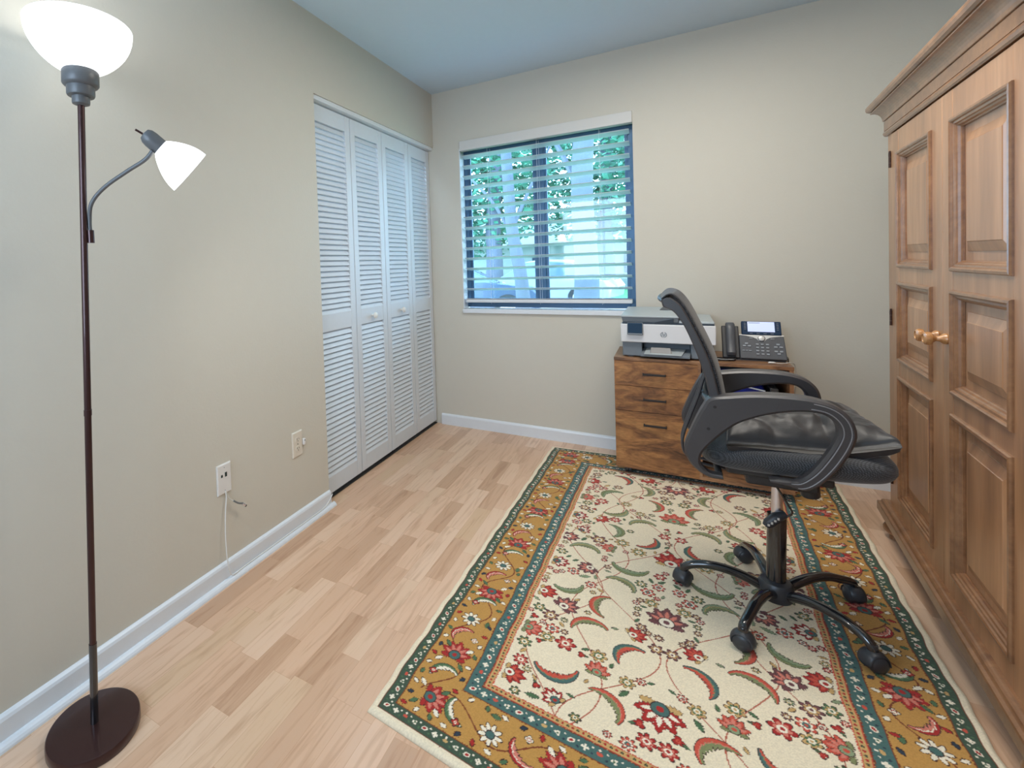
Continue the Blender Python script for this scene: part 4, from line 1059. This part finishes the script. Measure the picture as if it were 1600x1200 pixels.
# gold border: winding dark red vine with palmettes, daisies and curved leaves
bo_ = (B1+B2)/2
ww_ = walk(bo_, .012)
prevp = None; acc = 0
for x, y, a, k, n_ in ww_:
    acc += .012; o = .040*math.sin(acc*2*math.pi/.27)
    p = (x+math.cos(a+1.57)*o, y+math.sin(a+1.57)*o)
    if prevp is not None and math.hypot(p[0]-prevp[0], p[1]-prevp[1]) < .05: line([prevp, p], .0021, BRN)
    prevp = p
W2 = walk(bo_, .088)
for i, (x, y, a, k, n_) in enumerate(W2):
    t_ = i % 4; nxx, nyy = math.cos(a+1.57), math.sin(a+1.57); sd = 1 if i % 2 else -1
    if k == 0 or t_ == 0:
        palmette(x, y, .052, a+(0 if i % 8 < 4 else math.pi), (RED, PINK, TEAL, RED)); 
        for q in range(4):
            b = a+q*1.57+.78; leaf(x+math.cos(b)*.050, y+math.sin(b)*.050, .014, .006, b, [FGRN, IV][q % 2], DK)
    elif t_ == 1: saz(x+nxx*.004*sd, y+nyy*.004*sd, .040, a+2.2*sd, 2.9*sd, .013, (FGRN, IV, SAGE), 6); rosette(x-nxx*.03*sd, y-nyy*.03*sd, .011, (RED, ROSE, IV), 4)
    elif t_ == 2: daisy(x+nxx*.010*sd, y+nyy*.010*sd, .031, IV, a); leaf(x-nxx*.046*sd, y-nyy*.046*sd, .014, .007, a, FGRN, DK)
    else: saz(x-nxx*.004*sd, y-nyy*.004*sd, .038, a-.9*sd, -2.8*sd, .012, (RED, PINK, IV), 5); rosette(x+nxx*.034*sd, y+nyy*.034*sd, .010, (IV, RED, IV), 4)
for i, (x, y, a, k, n_) in enumerate(walk(B1+.014, .041)+walk(B2-.014, .047)):
    c_ = [RED, IV, FGRN, IV, NAVY][i % 5]
    leaf(x, y, .010, .0055, a+i, c_, DK)
# wool: small tonal change from knot to knot
nzr = 1+(rng.rand(nx+1, ny+1, 1)-.5)*.20; img = np.clip(img*nzr, 0, 1)
c00, c10, c01, c11 = Vector((.758, -2.306, 0)), Vector((2.046, -2.425, 0)), Vector((.806, -.145, 0)), Vector((2.152, -.047, 0))
c00, c10, c01, c11 = [np.array(c[:2]) for c in (c00, c10, c01, c11)]
u_ = (gx/RW)[..., None]; v_ = (gy/RL)[..., None]
XY = (1-u_)*(1-v_)*c00+u_*(1-v_)*c10+(1-u_)*v_*c01+u_*v_*c11
edge = np.clip(np.minimum(np.minimum(gx, RW-gx), np.minimum(gy, RL-gy))/.010, 0, 1)
Z = .003+.009*np.sqrt(edge)+(rng.rand(nx+1, ny+1)-.5)*.0007
wav = .0022*np.sin(gy*23)+.0015*np.sin(gy*57+1)
XY[..., 0] += np.where(gx > RW/2, wav, wav*.8)*np.clip(np.abs(gx-RW/2)/RW*2, 0, 1)
co3 = np.concatenate([XY, Z[..., None]], -1).reshape(-1, 3)
idx = np.arange((nx+1)*(ny+1)).reshape(nx+1, ny+1)
quads = np.stack([idx[:-1, :-1], idx[1:, :-1], idx[1:, 1:], idx[:-1, 1:]], -1).reshape(-1, 4)
# skirt down to the floor
rimi = np.concatenate([idx[:, 0], idx[-1, 1:], idx[-2::-1, -1], idx[0, -2:0:-1]])
nb = len(co3); low = co3[rimi].copy(); low[:, 2] = 0.0
co3 = np.concatenate([co3, low]); li = nb+np.arange(len(rimi))
sk = np.stack([rimi, li, np.roll(li, -1), np.roll(rimi, -1)], -1)
quads = np.concatenate([quads, sk])
me = bpy.data.meshes.new('rug')
me.vertices.add(len(co3)); me.vertices.foreach_set('co', co3.astype(np.float32).ravel())
me.loops.add(quads.size); me.loops.foreach_set('vertex_index', quads.astype(np.int32).ravel())
me.polygons.add(len(quads)); me.polygons.foreach_set('loop_start', np.arange(0, quads.size, 4, dtype=np.int32)); me.polygons.foreach_set('loop_total', np.full(len(quads), 4, dtype=np.int32))
me.update(); me.validate()
ca_ = me.color_attributes.new('wool', 'FLOAT_COLOR', 'POINT')
cols = np.ones((len(co3), 4), dtype=np.float32); cols[:nb, :3] = img.reshape(-1, 3); cols[nb:, :3] = CR*.8
ca_.data.foreach_set('color', cols.ravel())
for attr in ('use_smooth',): me.polygons.foreach_set(attr, np.ones(len(quads), dtype=bool))
mr_, nt, b = newmat('rug_wool')
at = node(nt, 'ShaderNodeAttribute', attribute_name='wool'); nt.links.new(at.outputs['Color'], b.inputs['Base Color'])
b.inputs['Roughness'].default_value = .9; b.inputs['Specular IOR Level'].default_value = .15; b.inputs['Sheen Weight'].default_value = .15
me.materials.append(mr_)
rug = bpy.data.objects.new('rug', me); COL.objects.link(rug)
tag(rug, 'cream oriental rug with floral field and gold and green borders', 'rug')

# ------------------------------------------------------------------ outside the window
random.seed(11)
GZ = -.25
def omat(name, c, rough=.8, **k): return plain(name, c, rough, **k)
struct(obj('ground_lawn', MB().box((-30, .4, GZ-.1), (16, 45, GZ)), omat('lawn_grass', (.07, .26, .10), var=.3, bscale=8)), 'green lawn outside the window')
struct(obj('ground_road', MB().box((-30, 7.2, GZ), (16, 15.5, GZ+.01)), omat('pale_asphalt', (.24, .25, .26), var=.15)), 'pale parking lot outside the window')
struct(obj('ground_path', MB().box((-30, 3.6, GZ), (16, 4.5, GZ+.012)), omat('pale_concrete', (.34, .34, .34))), 'pale footpath outside the window')
bark = plain('bark', (.115, .125, .16), .9, bump=1, bscale=14, var=.25)
leafm = []
for i, c in enumerate([(.04, .20, .11), (.07, .28, .14), (.11, .37, .19)]):
    m_ = plain('leaf_green_%d' % i, c, .6, var=.3); bb = m_.node_tree.nodes['Principled BSDF']; leafm.append(m_)
def crown(parent, c, R, n, mat, size=.16):
    mb = MB()
    for _ in range(n):
        while True:
            p = Vector((random.uniform(-1, 1), random.uniform(-1, 1), random.uniform(-1, 1)))
            if .25 < p.length < 1: break
        p = Vector((p.x*R[0], p.y*R[1], p.z*R[2]))+Vector(c)
        a = Vector((random.uniform(-1, 1), random.uniform(-1, 1), random.uniform(-.4, .4))).normalized(); b = Vector((random.uniform(-1, 1), random.uniform(-1, 1), random.uniform(-1, 1)))
        b = a.cross(b).normalized(); s = size*random.uniform(.5, 1.3)
        mb.add([p-a*s, p-b*s*.5, p+a*s, p+b*s*.5], [(0, 1, 2, 3)])
    return obj('foliage', mb, mat, parent)
def tree(x, y, r, h, lean, label, crowns, fork=None):
    t_ = thing('tree', label, 'tree', (x, y, GZ), 'trees outside the window')
    mb = MB(); P_ = [(x+lean*k/6+.04*math.sin(k*2.1), y, GZ+h*k/6) for k in range(7)]
    mb.tube(catmull(P_, 4), [r*1.35*(1-.0*i)+(-r*.5*i/24)+(r*.5*math.exp(-i*.6)) for i in range(25)], 14)
    if fork:
        for f in fork: mb.tube(catmull(f, 5), [r*.45*(1-.6*i/(5*(len(f)-1))) for i in range(5*(len(f)-1)+1)], 8)
    obj('trunk', mb, bark, t_, smooth=True)
    for i, (c, R, n) in enumerate(crowns): crown(t_, c, R, n, leafm[i % 3])
tree(.17, 6.0, .15, 7.5, .12, 'thick pale tree trunk in the right half of the window view', [((.6, 6.0, 5.6), (2.6, .9, 1.6), 2600)], [[(.25, 6, 1.8), (.05, 6.1, 2.6), (-.35, 6.3, 3.5), (-.9, 6.5, 4.6)]])
tree(-1.05, 6.8, .10, 6.5, -.55, 'slimmer leaning tree left of the window centre bar', [((-2.4, 8.3, 5.2), (2.6, .9, 1.7), 2400)], [[(-1.2, 6.8, 1.6), (-1.7, 6.9, 2.5), (-2.5, 7, 3.4)], [(-1.2, 6.8, 2.0), (-.8, 6.9, 2.9), (-.3, 7, 3.9)]])
tree(-4.6, 16.2, .25, 8, .3, 'bushy green tree far at the left of the window view', [((-5.6, 16.6, 4.3), (3.4, 1.3, 3.0), 5200)])
tree(-.9, 20, .25, 8, .2, 'bushy green tree behind the parked cars at the centre', [((-1.4, 20.3, 5.2), (3.4, 1.3, 3.4), 5200)])
tree(2.2, 16.5, .25, 8, .2, 'bright green tree far at the right of the window view', [((2.0, 16.8, 5.2), (2.8, 1.3, 5.0), 6500)])
# white house far back
hs_ = thing('house', 'pale low house with a gable roof beyond the parked cars', 'house', (-3.0, 24, GZ))
obj('house_wall', MB().box((-8.5, 23, GZ), (1.0, 28, 2.0)), omat('house_white', (.34, .35, .35)), hs_)
obj('house_roof', MB().prism([(22.5, 2.0), (28.5, 2.0), (25.5, 3.6)], lambda a, b, d: (d, a, b), -8.9, 1.4), omat('roof_grey', (.2, .24, .27)), hs_)
for x in (-7, -4.6, -2.2, -.4): obj('house_window', MB().box((x, 22.96, .5), (x+.8, 23.0, 1.5)), M['glassdark'], hs_)
# parked cars
def car(x, y, ang, col, label):
    t_ = thing('car', label, 'car', (x, y, GZ), 'cars parked outside the window')
    ca, sa = math.cos(ang), math.sin(ang)
    def W(a, b, c): return Vector((x+a*ca-b*sa, y+a*sa+b*ca, GZ+.012+c))
    body = [(-2.2, .30), (-2.25, .62), (-2.1, .82), (-1.3, .92), (.9, .95), (2.0, .78), (2.22, .60), (2.2, .30), (1.75, .24), (-1.75, .24)]
    cab_ = [(-1.75, .90), (-1.15, 1.36), (-.2, 1.46), (.35, 1.38), (1.15, .92)]
    def hull(poly, w0, w1):
        zs = [p[1] for p in poly]; lo, hi = min(zs), max(zs)
        rings = []
        for s, k in ((-1, 1), (-.92, 1.0), (.92, 1.0), (1, 1)):
            rings.append([W(a*(.97 if abs(s) == 1 else 1), s*(w0+(w1-w0)*(c-lo)/(hi-lo)), c) for a, c in poly])
        return MB().loft(rings)
    b_ = obj('car_body', hull(body, .88, .86), plain('car_paint_'+label[:5], col, .25, coat=.8), t_, bevel=.03)
    obj('cabin_glass', hull(cab_, .82, .62), plain('car_glass', (.10, .16, .22), .08, coat=.5), t_, bevel=.03)
    obj('car_roof', hull([(-1.18, 1.35), (-.95, 1.44), (-.2, 1.485), (.22, 1.43), (.38, 1.38), (-.2, 1.42)], .66, .62), b_.data.materials[0], t_, bevel=.01)
    for a in (-1.38, 1.40):
        for s in (-1, 1):
            ax__ = (W(0, s, 0)-W(0, 0, 0)).normalized(); c0 = W(a, s*.70, .32)
            w_ = obj('wheel', MB().lathe([(.18, 0), (.31, .0), (.325, .03), (.325, .17), (.31, .2), (.19, .2)], tuple(c0), tuple(ax__), 24), M['black'], t_, smooth=True)
            obj('hub_cap', MB().lathe([(.19, .19), (.17, .205), (.05, .215)], tuple(c0), tuple(ax__), 16), M['silver'], w_, smooth=True)
    for s in (-1, 1): obj('headlight', MB().box(tuple(W(2.16, s*.62, .60)-Vector((.06, .14, .06))), tuple(W(2.16, s*.62, .60)+Vector((.06, .14, .06)))), M['white'], t_)
car(-3.5, 9.2, .25, (.03, .06, .12), 'dark blue parked car at the left of the window view')
car(-2.05, 13.2, 3.0, (.35, .37, .39), 'white parked car just right of the centre bar')
